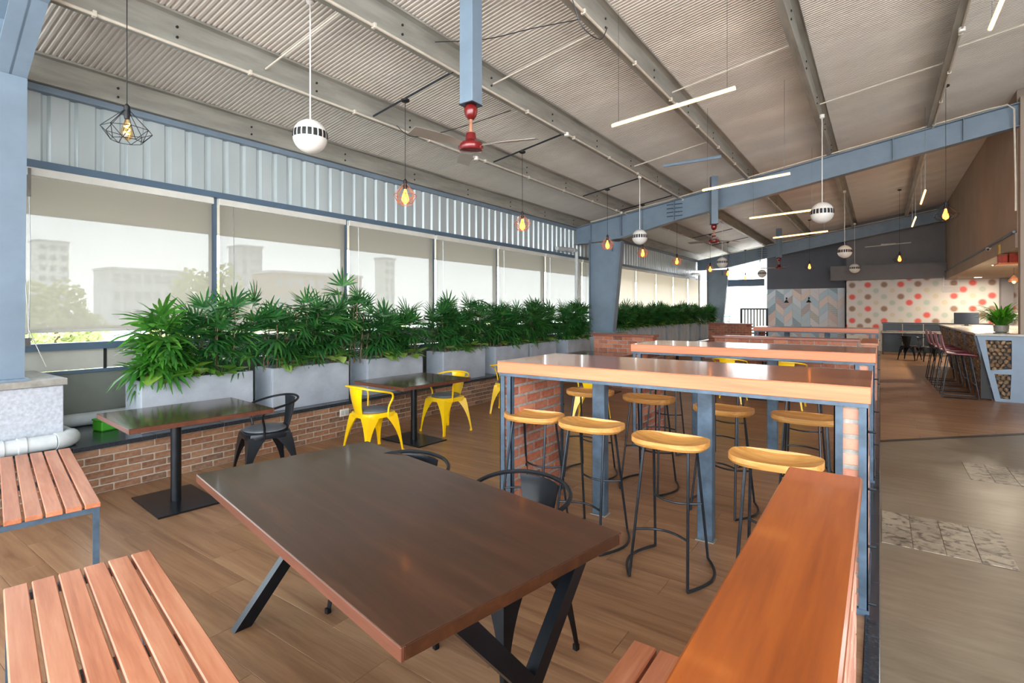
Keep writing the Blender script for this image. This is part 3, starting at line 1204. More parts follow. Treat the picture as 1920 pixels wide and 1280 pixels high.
def build_planters():
    ys = [(1.98, 3.02), (3.24, 4.26), (4.56, 5.57), (6.02, 7.06), (7.36, 8.40), (8.50, 9.45), (9.95, 11.02),
          (12.75, 13.8), (13.95, 15.0), (15.2, 16.25), (16.45, 17.5), (17.7, 18.75), (18.95, 20.0), (20.2, 21.25), (21.45, 22.5)]
    for i, (a, b) in enumerate(ys):
        zt = .895 if i < 7 else 1.06
        planter('grey concrete trough planter, %s along the windows' % ORD[i], a, b, zt)
        c, hw = (a + b) / 2, (b - a) / 2
        gr = 'lady palms along the windows'
        zs = zt - .05
        if i < 4:
            offs = (-.36, 0, .36)
            nm = ('near end', 'middle', 'far end')
            for q, (o, e) in enumerate(zip(offs, nm)):
                if i == 0 and q == 0:
                    palm('bright green strap-leaved plant spilling over the near end of the nearest planter', (-5.66, c - .36, zs), .17, 10, .16, .60, 11, FS, False, None, 'strap_leaf_plant', depth=.10)
                    continue
                palm('dark green lady palm at the %s of the %s planter' % (e, ORD[i]), (-5.68, c + o, zs), .19, 7, .36, .72, 10, FR, False, gr, depth=.09)
        elif i < 7:
            for o, e in ((-.26, 'near half'), (.26, 'far half')):
                palm('dark green lady palm in the %s of the %s planter' % (e, ORD[i]), (-5.68, c + o, zs), .27, 13, .34, .68, 10, FR, True, gr, depth=.09)
        else:
            for o, e in ((-.26, 'near half'), (.26, 'far half')):
                palm('dense green palm hedge in the %s of the %s planter' % (e, ORD[i]), (-5.68, c + o, zs), .28, 13, .26, .52, 10, FR, True, gr, depth=.10)
        pothos('yellow-green pothos at the foot of the palms in the %s planter' % ORD[i], (-5.60, c, zs), hw - .1, 20 if i < 4 else 10)
    # taller palm in front of the mullion, behind the second and third planter
    palm('tall thin lady palm rising in front of the mullion between the second and third planter', (-5.70, 4.40, .845), .08, 3, .72, .92, 7, FR, False, 'lady palms along the windows')


build_planters()

# ------------------------------------------------------------------ armchair of pressed steel
def make_chair(name, label, paint, cushion, group):
    t = thing(name, label, 'chair', (0, 0, 0), 0, group)
    # seat pan, +y is the front
    hw = .185
    def outline(s, z, n=24):
        pts = []
        for k in range(n):
            a = 2 * PI * k / n
            c, d = math.cos(a), math.sin(a)
            r = (abs(c) ** 4.5 + abs(d) ** 4.5) ** (-1 / 4.5)
            pts.append((c * r * hw * s, d * r * hw * s, z))
        return pts
    rings = [outline(1.06, .395), outline(1.06, .425), outline(1.03, .443), outline(.9, .447), outline(.5, .442)]
    m = MB()
    vs_ = [p for r in rings for p in r]
    n = 24
    fs = [(i * n + k, i * n + (k + 1) % n, (i + 1) * n + (k + 1) % n, (i + 1) * n + k) for i in range(4) for k in range(n)]
    fs.append(tuple(range(4 * n, 5 * n)))
    m.add(vs_, fs)
    m.build('seat', paint, t)
    if cushion:
        MB().lathe([(.0, .443), (.165, .443), (.182, .452), (.182, .464), (.165, .474), (.09, .480), (.0, .481)], 24).build('cushion', cushion, t)
    # legs: folded sheet that narrows downwards
    for sx_ in (-1, 1):
        for sy_ in (-1, 1):
            rows1, rows2 = [], []
            for q in range(8):
                u = q / 7.0
                z = .42 * (1 - u)
                cx, cy = sx_ * (.178 + .055 * u ** .8), sy_ * (.178 + (.06 if sy_ < 0 else .05) * u ** .8)
                w = .02 + .125 * (1 - u) ** 2.6 + .012 * (1 - u)
                rows1.append([(cx, cy, z), (cx - sx_ * w, cy, z)])
                rows2.append([(cx, cy, z), (cx, cy - sy_ * w, z)])
            lm = MB()
            lm.sheet([[r[0] for r in rows1], [r[1] for r in rows1]], .004)
            lm.sheet([[r[0] for r in rows2], [r[1] for r in rows2]], .004)
            cx, cy = sx_ * .225, sy_ * .228
            lm.box(cx - .011, cx + .011, cy - .011, cy + .011, 0, .025)
            lm.build('leg', paint, t)
    # arm tube
    path = []
    for p in ((.19, .06, .40), (.20, .06, .50), (.235, .085, .60), (.252, .07, .645), (.262, .03, .665), (.268, -.05, .685), (.262, -.12, .70), (.225, -.19, .715), (.15, -.245, .727), (.07, -.268, .732), (0, -.274, .734)):
        path.append(p)
    full = path + [(-p[0], p[1], p[2]) for p in reversed(path[:-1])]
    sm = []
    V = [Vector(p) for p in full]
    for i in range(len(V) - 1):
        p0, p1, p2, p3 = V[max(i - 1, 0)], V[i], V[i + 1], V[min(i + 2, len(V) - 1)]
        for k in range(3):
            u = k / 3
            sm.append(.5 * ((2 * p1) + (-p0 + p2) * u + (2 * p0 - 5 * p1 + 4 * p2 - p3) * u * u + (-p0 + 3 * p1 - 3 * p2 + p3) * u ** 3))
    sm.append(V[-1])
    MB().tube(sm, .0105, 8).build('arm_tube', paint, t)
    # back splat, wider at the top, curved
    rows = []
    for i in range(9):
        u = i / 8
        w = .062 + .066 * u
        z = .40 + .325 * u
        y = -.185 - .075 * u - .012 * math.sin(u * PI)
        rows.append([(w * s, y + .028 * abs(s) ** 2 * (.4 + u), z) for s in (-1, -.6, -.2, .2, .6, 1)])
    MB().sheet(rows, .006).build('backrest', paint, t)
    return t


def place(proto, used, x, y, rz, label, group=None):
    if not used:
        o = proto
        used.append(1)
    else:
        o = copy_tree(proto)
    o.location = (x, y, 0)
    o.rotation_euler = (0, 0, rz)
    o['label'] = label
    if group:
        o['group'] = group
    return o


u1, u2, u3, u4 = [], [], [], []
YC = make_chair('metal_armchair', 'yellow', 'yellow_paint', 'grey_vinyl', 'yellow steel armchairs')
gy = 'yellow steel armchairs'
place(YC, u1, -4.53, 3.83, -.12, 'yellow steel armchair with grey cushion on the near side of the dark cafe table')
place(YC, u1, -4.55, 5.02, PI - .12, 'yellow steel armchair with grey cushion on the far side of the dark cafe table')
place(YC, u1, -4.62, 6.52, 0.35, 'yellow steel armchair half hidden behind the left end of the front high table')
place(YC, u1, -3.30, 6.65, .3, 'yellow steel armchair seen between the brick pier and the stools of the front high table')
place(YC, u1, -2.08, 9.42, 0, 'yellow steel armchair behind the second high table, left of two')
place(YC, u1, -1.20, 9.36, 0, 'yellow steel armchair behind the second high table, right of two')
KC = make_chair('metal_armchair', 'black', 'black_metal', None, 'black steel armchairs')
place(KC, u2, -2.10, 1.90, PI + .06, 'black steel armchair at the big dark table, nearer the windows', 'black steel armchairs at the big dark table')
place(KC, u2, -1.40, 1.95, PI - .19, 'black steel armchair at the big dark table, nearer the orange plank', 'black steel armchairs at the big dark table')
DC = make_chair('metal_armchair', 'dark', 'black_metal', 'grey_vinyl', 'dark armchair')
place(DC, u3, -4.64, 2.66, PI - .25, 'dark steel armchair with grey cushion at the small table by the nearest planter')
place(KC, u2, .75, 20.3, -.4, 'black steel armchair at the far dark counter, left of two', 'far black armchairs')
place(KC, u2, 1.2, 20.0, .3, 'black steel armchair at the far dark counter, right of two', 'far black armchairs')

# ------------------------------------------------------------------ saddle bar stool
def make_stool():
    t = thing('bar_stool', 'stool', 'stool', (0, 0, 0), 0, 'oak saddle stools')
    H = .79
    nr, na = 7, 36
    m = MB()
    vs_, fs = [], []
    def out(a, s):
        c, d = math.cos(a), math.sin(a)
        e = 2.7
        r = (abs(c) ** e + abs(d) ** e) ** (-1 / e)
        return c * r * .225 * s, d * r * (.16 if d < 0 else .15) * s
    def topz(x, y):
        u, v = x / .225, y / .155
        dish = -.046 * (1 - min(1, (u * u * .85 + v * v * .55))) ** 1.0
        ridge = .012 * math.exp(-(u / .28) ** 2) * max(0, .3 - v) * .9
        return H - .004 + dish + ridge + .010 * u * u
    for i in range(nr):
        s = (i + .15) / (nr - 1 + .15)
        for k in range(na):
            x, y = out(2 * PI * k / na, s * .985)
            vs_.append((x, y, topz(x, y)))
    for s, z in ((1.0, -.010), (1.0, -.034), (.93, -.050), (.5, -.052)):
        for k in range(na):
            x, y = out(2 * PI * k / na, s)
            vs_.append((x, y, H + z + (.006 * (x / .225) ** 2 if z > -.02 else 0)))
    N = nr + 4
    for i in range(N - 1):
        for k in range(na):
            q = (k + 1) % na
            fs.append((i * na + k, (i + 1) * na + k, (i + 1) * na + q, i * na + q))
    fs.append(tuple(range(na)))
    fs.append(tuple(reversed(range((N - 1) * na, N * na))))
    m.add(vs_, fs)
    m.build('seat', 'stool_oak', t)
    zt = H - .05
    feet = {}
    for sx_ in (-1, 1):
        for sy_ in (-1, 1):
            top = Vector((sx_ * .13, sy_ * .09, zt))
            foot = Vector((sx_ * .165, sy_ * .235, .011))
            feet[(sx_, sy_)] = (top, foot)
            MB().tube([top, foot], .0085, 8).build('leg', 'black_rod', t)
    for sx_ in (-1, 1):
        a, b = feet[(sx_, -1)][1], feet[(sx_, 1)][1]
        pts = [a + (b - a) * (k / 10) + Vector((sx_ * .085 * math.sin(PI * k / 10), 0, 0)) for k in range(11)]
        MB().tube(pts, .0085, 8).build('floor_runner', 'black_rod', t)
    for sy_, z in ((-1, .26), (1, .36)):
        q = (zt - z) / zt
        a = feet[(-1, sy_)][0].lerp(feet[(-1, sy_)][1], q)
        b = feet[(1, sy_)][0].lerp(feet[(1, sy_)][1], q)
        pts = [a + (b - a) * (k / 10) + Vector((0, -sy_ * .07 * math.sin(PI * k / 10), 0)) for k in range(11)]
        MB().tube(pts, .007, 8).build('footrest', 'black_rod', t)
    return t


ST = make_stool()
us = []
nearl = ['beside the left brick pier', 'second from the left', 'third from the left', 'nearest the orange plank']
farl = ['beside the left brick pier', 'second from the left', 'third from the left', 'beside the right brick pier']
for (x, y, r), q in zip(((-2.09, 3.27, .12), (-1.61, 3.24, .02), (-1.03, 3.12, .03), (-.45, 3.04, .04)), nearl):
    place(ST, us, x, y, r, 'oak saddle stool, near side of front high table, ' + q, 'stools on the near side of the front high table')
for (x, y, r), q in zip(((-2.25, 4.50, PI + .1), (-1.67, 4.48, PI), (-1.01, 4.33, PI - .1), (-.44, 4.33, PI + .05)), farl):
    place(ST, us, x, y, r, 'oak saddle stool, far side of front high table, ' + q, 'stools on the far side of the front high table')
for (x, y, r), q in zip(((-1.95, 5.75, .1), (-1.3, 5.7, 0), (-.6, 5.72, 0)), ('left', 'middle', 'right')):
    place(ST, us, x, y, r, 'oak saddle stool pushed under the second high table, %s of three' % q, 'stools at the second high table')

# ------------------------------------------------------------------ high tables on brick piers
def high_table(label, x0, x1, y0, y1, far=0):
    t = thing('high_table', label, 'table', ((x0 + x1) / 2, (y0 + y1) / 2, 0), 0, 'high tables on brick piers')
    hx, hy, zt, th = (x1 - x0) / 2, (y1 - y0) / 2, 1.16, .085
    MB().box(-hx + .02, hx - .02, -hy + .02, hy - .02, zt - th, zt - .003).cbox(-hx, hx, -hy, hy, zt - .0028, zt + .001, .001).build('tabletop', 'bar_top', t)
    box('edge_band', 'bar_edge_lit', -hx, hx, -hy, -hy + .02, zt - th, zt - .003, t, .003)  # edges of the top itself, coloured lighter for the light on them
    box('edge_band', 'bar_edge_lit', -hx, hx, hy - .02, hy, zt - th, zt - .003, t, .003)
    box('edge_band', 'bar_edge_lit', -hx, -hx + .02, -hy + .02, hy - .02, zt - th, zt - .003, t, .003)
    box('edge_band', 'bar_edge_lit', hx - .02, hx, -hy + .02, hy - .02, zt - th, zt - .003, t, .003)
    z1 = zt - th
    for s in (-1, 1):
        box('top_rail', 'dark_steel', -hx + .01, hx - .01, s * (hy - .03) - .02, s * (hy - .03) + .02, z1 - .022, z1 - .001, t)
    z1 -= .024
    # piers with steel angle corners
    for s in (-1, 1):
        xo = s * (hx - .012)
        xi = s * (hx - (.115 if s < 0 else .16))
        xa, xb = min(xo, xi), max(xo, xi)
        ya, yb = -hy + .02, hy - .06
        p = put('pier', None, t)
        brick_run(p, 'y', ya + .012, yb - .012, xa + .006, xb - .006, .03, z1, .21, .078, .020, 'brick_red' if s < 0 else 'brick_pale', 'mortar', 9999 if not far else 0, .008)
        L = .04
        for (cx, dx) in ((xa, 1), (xb, -1)):
            for (cy, dy) in ((ya, 1), (yb, -1)):
                m = MB()
                m.box(min(cx, cx + dx * L), max(cx, cx + dx * L), min(cy, cy + dy * .006), max(cy, cy + dy * .006), 0, z1)
                m.box(min(cx, cx + dx * .006), max(cx, cx + dx * .006), min(cy, cy + dy * L), max(cy, cy + dy * L), 0, z1)
                m.build('corner_angle', 'dark_steel', p, smooth=False)
        box('base_channel', 'dark_steel', xa - .005, xb + .005, ya - .004, yb + .004, 0, .03, p)
    for x in (-.54, .24):
        post = box('post', 'dark_steel', x - .05, x + .05, -.0, .08, .006, z1, t, .004)
        box('foot_plate', 'stone_top', x - .06, x + .06, -.01, .09, 0, .006, t)
    # small bolts along the right side frame
    for k in range(4):
        z = .06 + .29 * k
        MB().tube([(hx - .012, -hy + .04, z), (hx + .022, -hy + .04, z)], .007, 6).build('anchor_bolt', 'black_rod', t)
    return t


high_table('long high table nearest the viewer with edges coloured peach for the light on them', -2.364, -.037, 3.18, 4.05)
high_table('second high table behind the front one', -2.31, -.030, 5.64, 6.55)
high_table('farthest high table before the patterned walls', -2.33, -.020, 12.75, 13.65, 1)

# ------------------------------------------------------------------ brick dividers
def divider(label, x0, x1, y0, y1, h, axis, capmat, capw=.03, bricks=0, mat='brick_red'):
    t = thing('brick_divider', label, 'divider', (0, 0, 0), 0, 'brick booth dividers')
    brick_run(t, axis, x0 if axis == 'x' else y0, x1 if axis == 'x' else y1, y0 if axis == 'x' else x0, y1 if axis == 'x' else x1, 0, h - .045, .21, .078, .014, mat, 'mortar', bricks)
    m = MB().cbox(x0 - capw, x1 + (capw if axis == 'x' else .02), y0 - capw, y1 + capw, h - .045, h, .006)
    m.build('cap_plank', capmat, t)
    return t


divider('low brick divider under the glossy orange plank in the foreground', -.285, -.075, -1.2, 2.42, .90, 'y', 'plank_orange', .025, 9999, 'brick_pale')
divider('brick divider with wooden cap beside the planters', -4.80, -3.55, 9.76, 9.98, 1.06, 'x', 'cap_wood', .03, 9999)
divider('long brick divider behind the second high table', -2.62, -.30, 10.55, 10.78, 1.05, 'x', 'cap_wood', .03, 9999)
divider('short pale-capped brick divider along the aisle', -.26, -.04, 10.8, 12.5, .98, 'y', 'bench_slat', .02, 0, 'brick_pale')
divider('farthest brick divider in front of the palm hedge', -5.10, -3.68, 19.7, 19.95, 1.06, 'x', 'cap_wood', .03, 9999)

# ------------------------------------------------------------------ big dark table
def build_main_table():
    rz = math.radians(-10.8)
    t = thing('dining_table', 'big dark wooden dining table with crossed steel legs in the foreground', 'table', (-1.805, 1.545, 0), rz)
    hx, hy, zt, th = .945, .475, .72, .042
    MB().box(-hx + .012, hx - .012, -hy + .012, hy - .012, zt - th, zt - .003).cbox(-hx, hx, -hy, hy, zt - .0028, zt + .001, .001).build('tabletop', 'table_dark', t)
    box('edge_band', 'table_edge', -hx, hx, -hy, -hy + .012, zt - th, zt - .003, t, .002)
    box('edge_band', 'table_edge', -hx, hx, hy - .012, hy, zt - th, zt - .003, t, .002)
    box('edge_band', 'table_edge', -hx, -hx + .012, -hy + .012, hy - .012, zt - th, zt - .003, t, .002)
    box('edge_band', 'table_dark', hx - .012, hx, -hy + .012, hy - .012, zt - th, zt - .003, t, .002)
    zl = zt - th
    rb = (0, 0, -rz * .5)
    for x in (-.78, .80):
        for s in (-1, 1):
            # slanted flat tube of the cross; the base stands square to the hall
            a, b = (s * .33, zl - .006), (-s * .27, 0.0)
            w = .03
            d = Vector((b[0] - a[0], b[1] - a[1])).normalized()
            hw = w / abs(d.y)
            m = MB().prism([(a[0] - hw, a[1]), (a[0] + hw, a[1]), (b[0] + hw, b[1]), (b[0] - hw, b[1])], x - .022 + s * .0005, x + .022 + s * .0005, 'x')
            m.build('cross_leg', 'black_metal', t, (.06, 0, 0), rb, smooth=False)
        MB().box(x - .04, x + .04, -.36, .36, zl - .006, zl).build('top_plate', 'black_metal', t, (.06, 0, 0), rb, smooth=False)
    return t


build_main_table()


def cafe_table(label, x, y, rz, hx=.43, hy=.52, bx=0.0, by=0.0):
    t = thing('cafe_table', label, 'table', (x, y, 0), rz, 'dark pedestal cafe tables')
    zt, th = .72, .038
    MB().box(-hx + .01, hx - .01, -hy + .01, hy - .01, zt - th, zt - .003).cbox(-hx, hx, -hy, hy, zt - .0028, zt + .001, .001).build('tabletop', 'small_top', t)
    for s in (-1, 1):
        box('edge_band', 'table_edge', -hx, hx, min(s * hy, s * (hy - .01)), max(s * hy, s * (hy - .01)), zt - th, zt - .003, t, .002)
        box('edge_band', 'table_edge', min(s * hx, s * (hx - .01)), max(s * hx, s * (hx - .01)), -hy + .01, hy - .01, zt - th, zt - .003, t, .002)
    box('base_plate', 'black_metal', -.33 + bx, .33 + bx, -.22 + by, .22 + by, 0.0, .014, t, .003)
    MB().tube([(bx, by, .014), (bx, by, zt - th - .012)], .038, 20).build('column', 'black_metal', t)
    box('mounting_plate', 'black_metal', -.2, .2, -.2, .2, zt - th - .012, zt - th, t)
    return t


cafe_table('dark pedestal cafe table by the nearest planter', -4.64, 2.0, math.radians(-5), .43, .51, -.02, -.08)
cafe_table('dark pedestal cafe table between two yellow armchairs', -4.54, 4.45, math.radians(-3), .43, .53)
cafe_table('dark pedestal cafe table before the brick divider by the planters', -4.32, 9.08, 0, .58, .46)
cafe_table('dark pedestal cafe table behind the left end of the front high table', -4.55, 7.3, 0, .43, .5)
cafe_table('dark pedestal cafe table below the far plant row', -4.3, 13.6, 0, .6, .46)
cafe_table('dark dining table hidden behind the two far yellow armchairs', -1.65, 10.0, 0, .9, .40)

# ------------------------------------------------------------------ slatted benches
def slat_bench(label, loc, rz, L, nsl, wsl, gap, h=.45, legs=True, mat='bench_slat'):
    """slats run along local x from 0 to L, side by side along y from 0 upwards"""
    t = thing('slatted_bench', label, 'bench', loc, rz, 'slatted wooden benches')
    w = nsl * wsl + (nsl - 1) * gap
    me = MB().cbox(0, L, 0, wsl, h - .028, h, .004).mesh('slat', mat)
    for i in range(nsl):
        put('slat', me, t, (0, i * (wsl + gap), 0))
    z1 = h - .028
    r = .03
    for y in (.005, w - .005 - r):
        box('side_rail', 'dark_steel', .01, L - .01, y, y + r, z1 - r, z1, t)
    for x in (.012, L * .5 - r / 2, L - .012 - r):
        box('cross_rail', 'dark_steel', x, x + r, r + .005, w - r - .005, z1 - r, z1, t)
    for x in (.012, L - .012 - r):
        for y in (.005, w - .005 - r):
            box('leg', 'dark_steel', x, x + r, y, y + r, 0, z1 - r, t)
    return t


slat_bench('orange slatted bench in the lower left corner, nearest the viewer', (-2.83, .545, 0), math.radians(-10), 1.55, 6, .072, .0105)
slat_bench('slatted bench at the left edge against the low brick wall', (-5.37, .93, 0), math.radians(-10.2), 1.66, 6, .072, .0105)
slat_bench('slatted bench seat in front of the orange plank', (-.33, .30, 0), math.radians(90), 1.37, 4, .078, .010, .45, True, 'plank_slat' if 'plank_slat' in MATS else 'bench_slat')

# ------------------------------------------------------------------ hanging cage lamps
def cage_lamp(label, x, y, z, lit=True, small=False, group='wire cage pendant lamps'):
    t = thing('cage_lamp', label, 'lamp', (x, y, z), random.uniform(0, 1), group)
    R, h1, h2 = (.17, .16, .085) if not small else (.13, .14, .10)
    n = 8
    rm = 'black_rod' if not small else 'fan_copper'
    w = .0028 if not small else .0035
    top = Vector((0, 0, h1))
    mid = [Vector((R * math.cos(2 * PI * k / n), R * math.sin(2 * PI * k / n), 0)) for k in range(n)]
    low = [Vector((R * .62 * math.cos(2 * PI * (k + .5) / n), R * .62 * math.sin(2 * PI * (k + .5) / n), -h2)) for k in range(n)]
    m = MB()
    for k in range(n):
        m.tube([top + mid[k] * .1, mid[k]], w, 5)
        m.tube([mid[k], mid[(k + 1) % n]], w, 5)
        m.tube([mid[k], low[k]], w, 5)
        m.tube([mid[(k + 1) % n], low[k]], w, 5)
        m.tube([low[k], low[(k + 1) % n]], w, 5)
    m.build('wire_cage', rm, t)
    MB().lathe([(.006, h1 + .05), (.022, h1 + .03), (.024, h1 - .03), (.018, h1 - .07)], 12).build('socket', 'black_matte', t)
    b = MB().lathe([(.012, h1 - .07), (.016, h1 - .09), (.038, h1 - .16), (.042, h1 - .19), (.034, h1 - .22), (.008, h1 - .24)], 16)
    bo = b.build('bulb', 'bulb_lit' if lit else 'bulb_glass', t)
    f = MB()
    pts = []
    for k in range(25):
        a = k / 24 * 4 * PI
        pts.append((.018 * math.cos(a), .018 * math.sin(a), h1 - .105 - .09 * k / 24))
    f.tube(pts, .004, 5)
    f.build('filament', 'filament' if lit else 'filament_weak_glow', bo)
    zc = roof(x) - .005 - z + (0 if abs(x + 4.5) < .1 else .205)
    MB().tube([(0, 0, h1 + .05), (0, 0, zc)], .0035, 6).build('cord', 'black_matte', t)
    MB().lathe([(.05, zc), (.05, zc - .02), (.02, zc - .035)], 14).build('ceiling_rose', 'black_matte', t)
    # steel rod between two purlins that carries the lamp
    return t


cage_lamp('black wire cage pendant nearest the left window with unlit amber bulb and added filament glow', -4.89, 1.66, 2.97, False)
for i, (y, lb) in enumerate(((4.27, 'over the second planter'), (6.70, 'over the fourth planter'), (9.78, 'over the sixth planter, left of the rafter column'),
                             (11.7, 'just right of the middle column'), (14.2, 'second beyond the middle column'), (17.6, 'third beyond the middle column'),
                             (20.0, 'fourth beyond the middle column'), (23.0, 'beside the farthest column'))):
    cage_lamp('glowing copper wire cage pendant ' + lb, -4.50, y, 2.87, True, True, 'glowing pendants along the windows')
cage_lamp('glowing diamond wire cage pendant over the aisle at the right', .84, 10.6, 3.03, True, False, 'glowing pendants over the aisle')
cage_lamp('glowing cage pendant before the dark wall left of the dots', -1.96, 20.4, 3.0, True, False, 'glowing pendants over the aisle')
cage_lamp('glowing cage pendant above the dotted wall', .46, 18.7, 3.0, True, False, 'glowing pendants over the aisle')

for i, (y, d) in enumerate(((4.27, 1), (6.70, 1), (9.78, 1), (11.7, 1), (14.2, 1), (17.6, 1), (20.0, 1))):
    t = MB().tube([(-5.05, y, roof(-5.05) + .01), (-3.76, y, roof(-3.76) + .01)], .012, 6).build('lamp_rod', 'black_rod')
    tag(t, 'thin steel rod between two purlins carrying the %s glowing pendant' % ['first', 'second', 'third', 'fourth', 'fifth', 'sixth', 'seventh'][i], 'rod', 'lamp carrying rods')


def globe(label, x, y, z, R=.145):
    t = thing('globe', label, 'ceiling globe', (x, y, z), 0, 'white slotted globes')
    pr = []
    for k in range(17):
        a = -PI / 2 + PI * k / 16
        r, zz = R * math.cos(a), R * math.sin(a)
        pr.append((max(r, .003), zz))
    MB().lathe(pr, 28).build('shell', 'white_plastic', t)
    ns = 20
    me = MB()
    rows = []
    for q in range(4):
        zz = R * (-.16 + .44 * q / 3)
        rr = math.sqrt(R * R - zz * zz) + .0015
        rows.append([(rr * math.cos(a), rr * math.sin(a), zz) for a in (-.115, -.06, 0, .06, .115)])
    slot = MB().sheet(rows).mesh('slot', 'black_matte')
    for k in range(ns):
        put('slot', slot, t, (0, 0, 0), (0, 0, 2 * PI * k / ns))
    zc = roof(x) - z + (.205 if x < -4 else .0)
    MB().tube([(0, 0, R - .004), (0, 0, zc - .05)], .006, 8).build('stem', 'white_plastic', t)
    MB().lathe([(.035, zc), (.035, zc - .05), (.012, zc - .065)], 14).build('ceiling_cup', 'white_plastic', t)


globe('white slotted globe nearest the left, above the first window', -4.05, 2.73, 3.05)
globe('white slotted globe in front of the rafter and middle column', -3.75, 9.6, 2.93)
globe('white slotted globe in the middle, below the dark purlin', -.74, 9.5, 3.06, .165)
globe('white slotted globe in front of the far dark wall, larger of two', -.74, 15.9, 3.03, .165)
globe('small white slotted globe near the farthest rafter column', -3.80, 16.2, 2.93, .155)
globe('small white slotted globe above the dotted wall corner', -.73, 22.1, 3.0, .17)
globe('faint white slotted globe near the far corner opening', -3.72, 22.1, 2.93, .16)

# ------------------------------------------------------------------ fans
def fan(label, x, y, zb, rz):
    t = thing('ceiling_fan', label, 'fan', (x, y, zb), rz, 'red ceiling fans')
    zt = roof(x) - zb + .2
    box('post', 'frame_paint', -.072, .072, -.072, .072, 0, zt, t, .006)
    box('post_plate', 'black_rod', -.074, .074, -.074, .074, -.008, 0, t)
    MB().lathe([(.045, -.01), (.058, -.03), (.06, -.06), (.05, -.10), (.03, -.125), (.015, -.13)], 20).build('canopy', 'fan_red', t)
    MB().tube([(0, 0, -.13), (0, 0, -.26)], .015, 10).build('down_rod', 'fan_copper', t)
    MB().lathe([(.025, -.245), (.042, -.25), (.05, -.31), (.075, -.335), (.104, -.345), (.112, -.36), (.112, -.385), (.10, -.405), (.05, -.412), (.01, -.413)], 28).build('motor', 'fan_red', t)
    for k in range(3):
        a = 2 * PI * k / 3 + .3
        M = Matrix.Rotation(a, 4, 'Z')
        rows = []
        for (r, w) in ((.10, .02), (.18, .03), (.24, .055), (.40, .065), (.60, .058)):
            rows.append([M @ Vector((r, s * w, -.36 + s * .014)) for s in (-1, -.3, .3, 1)])
        MB().sheet(rows, .004).build('blade', 'fan_blade_paint', t)


fan('dark red ceiling fan on a blue square post nearest the viewer', -2.95, 3.58, 3.35, 0)
fan('dark red ceiling fan on a post just beyond the blue rafter', -2.95, 11.85, 3.40, .5)
fan('small dark red ceiling fan on a post in front of the far dark wall', -2.95, 20.8, 3.40, .9)
b = MB().tube([(-3.05, 8.9, 4.02), (-2.1, 8.9, 4.02)], .03, 8).build('brace_bar', 'frame_paint')
tag(b, 'short blue steel brace bar below the roof near the rafter', 'bar')

# ------------------------------------------------------------------ strip lights
def strip_light(label, p0, p1, hang=2):
    p0, p1 = Vector(p0), Vector(p1)
    c = (p0 + p1) / 2
    t = thing('strip_light', label, 'lamp', c, 0, 'warm LED strip lights')
    d = (p1 - p0)
    n = d.normalized()
    a, b_ = p0 - c, p1 - c
    MB().tube([a, b_], .014, 8).build('diffuser', 'led_warm', t)
    MB().tube([a + Vector((0, 0, .017)), b_ + Vector((0, 0, .017))], .008, 6).build('housing', 'cream_conduit', t)
    for q in (.06, .94):
        p = a.lerp(b_, q)
        zc = roof(c.x + p.x) - c.z + .246
        MB().tube([p + Vector((0, 0, .02)), (p.x, p.y, zc)], .002, 5).build('hanging_wire', 'chrome', t)


strip_light('warm LED strip light nearest the viewer, hanging below the roof', (-2.25, 5.0, 3.43), (-1.06, 5.0, 3.53))
strip_light('warm LED strip light in front of the blue rafter', (-2.22, 8.25, 3.37), (-1.03, 8.25, 3.45))
strip_light('warm LED strip light third from the viewer, just below the rafter', (-2.26, 12.0, 3.48), (-1.04, 12.0, 3.53))
strip_light('warm LED strip light fourth from the viewer, in front of the dark wall', (-2.26, 15.0, 3.40), (-1.05, 15.0, 3.47))
strip_light('warm LED strip light at the top right corner', (.66, 5.15, 3.6), (.67, 3.95, 3.6))
strip_light('short-looking warm LED strip light over the aisle, nearer of two', (.64, 11.5, 3.6), (.65, 12.9, 3.6))
strip_light('short-looking warm LED strip light over the aisle, farther of two', (.65, 14.7, 3.6), (.65, 16.3, 3.6))

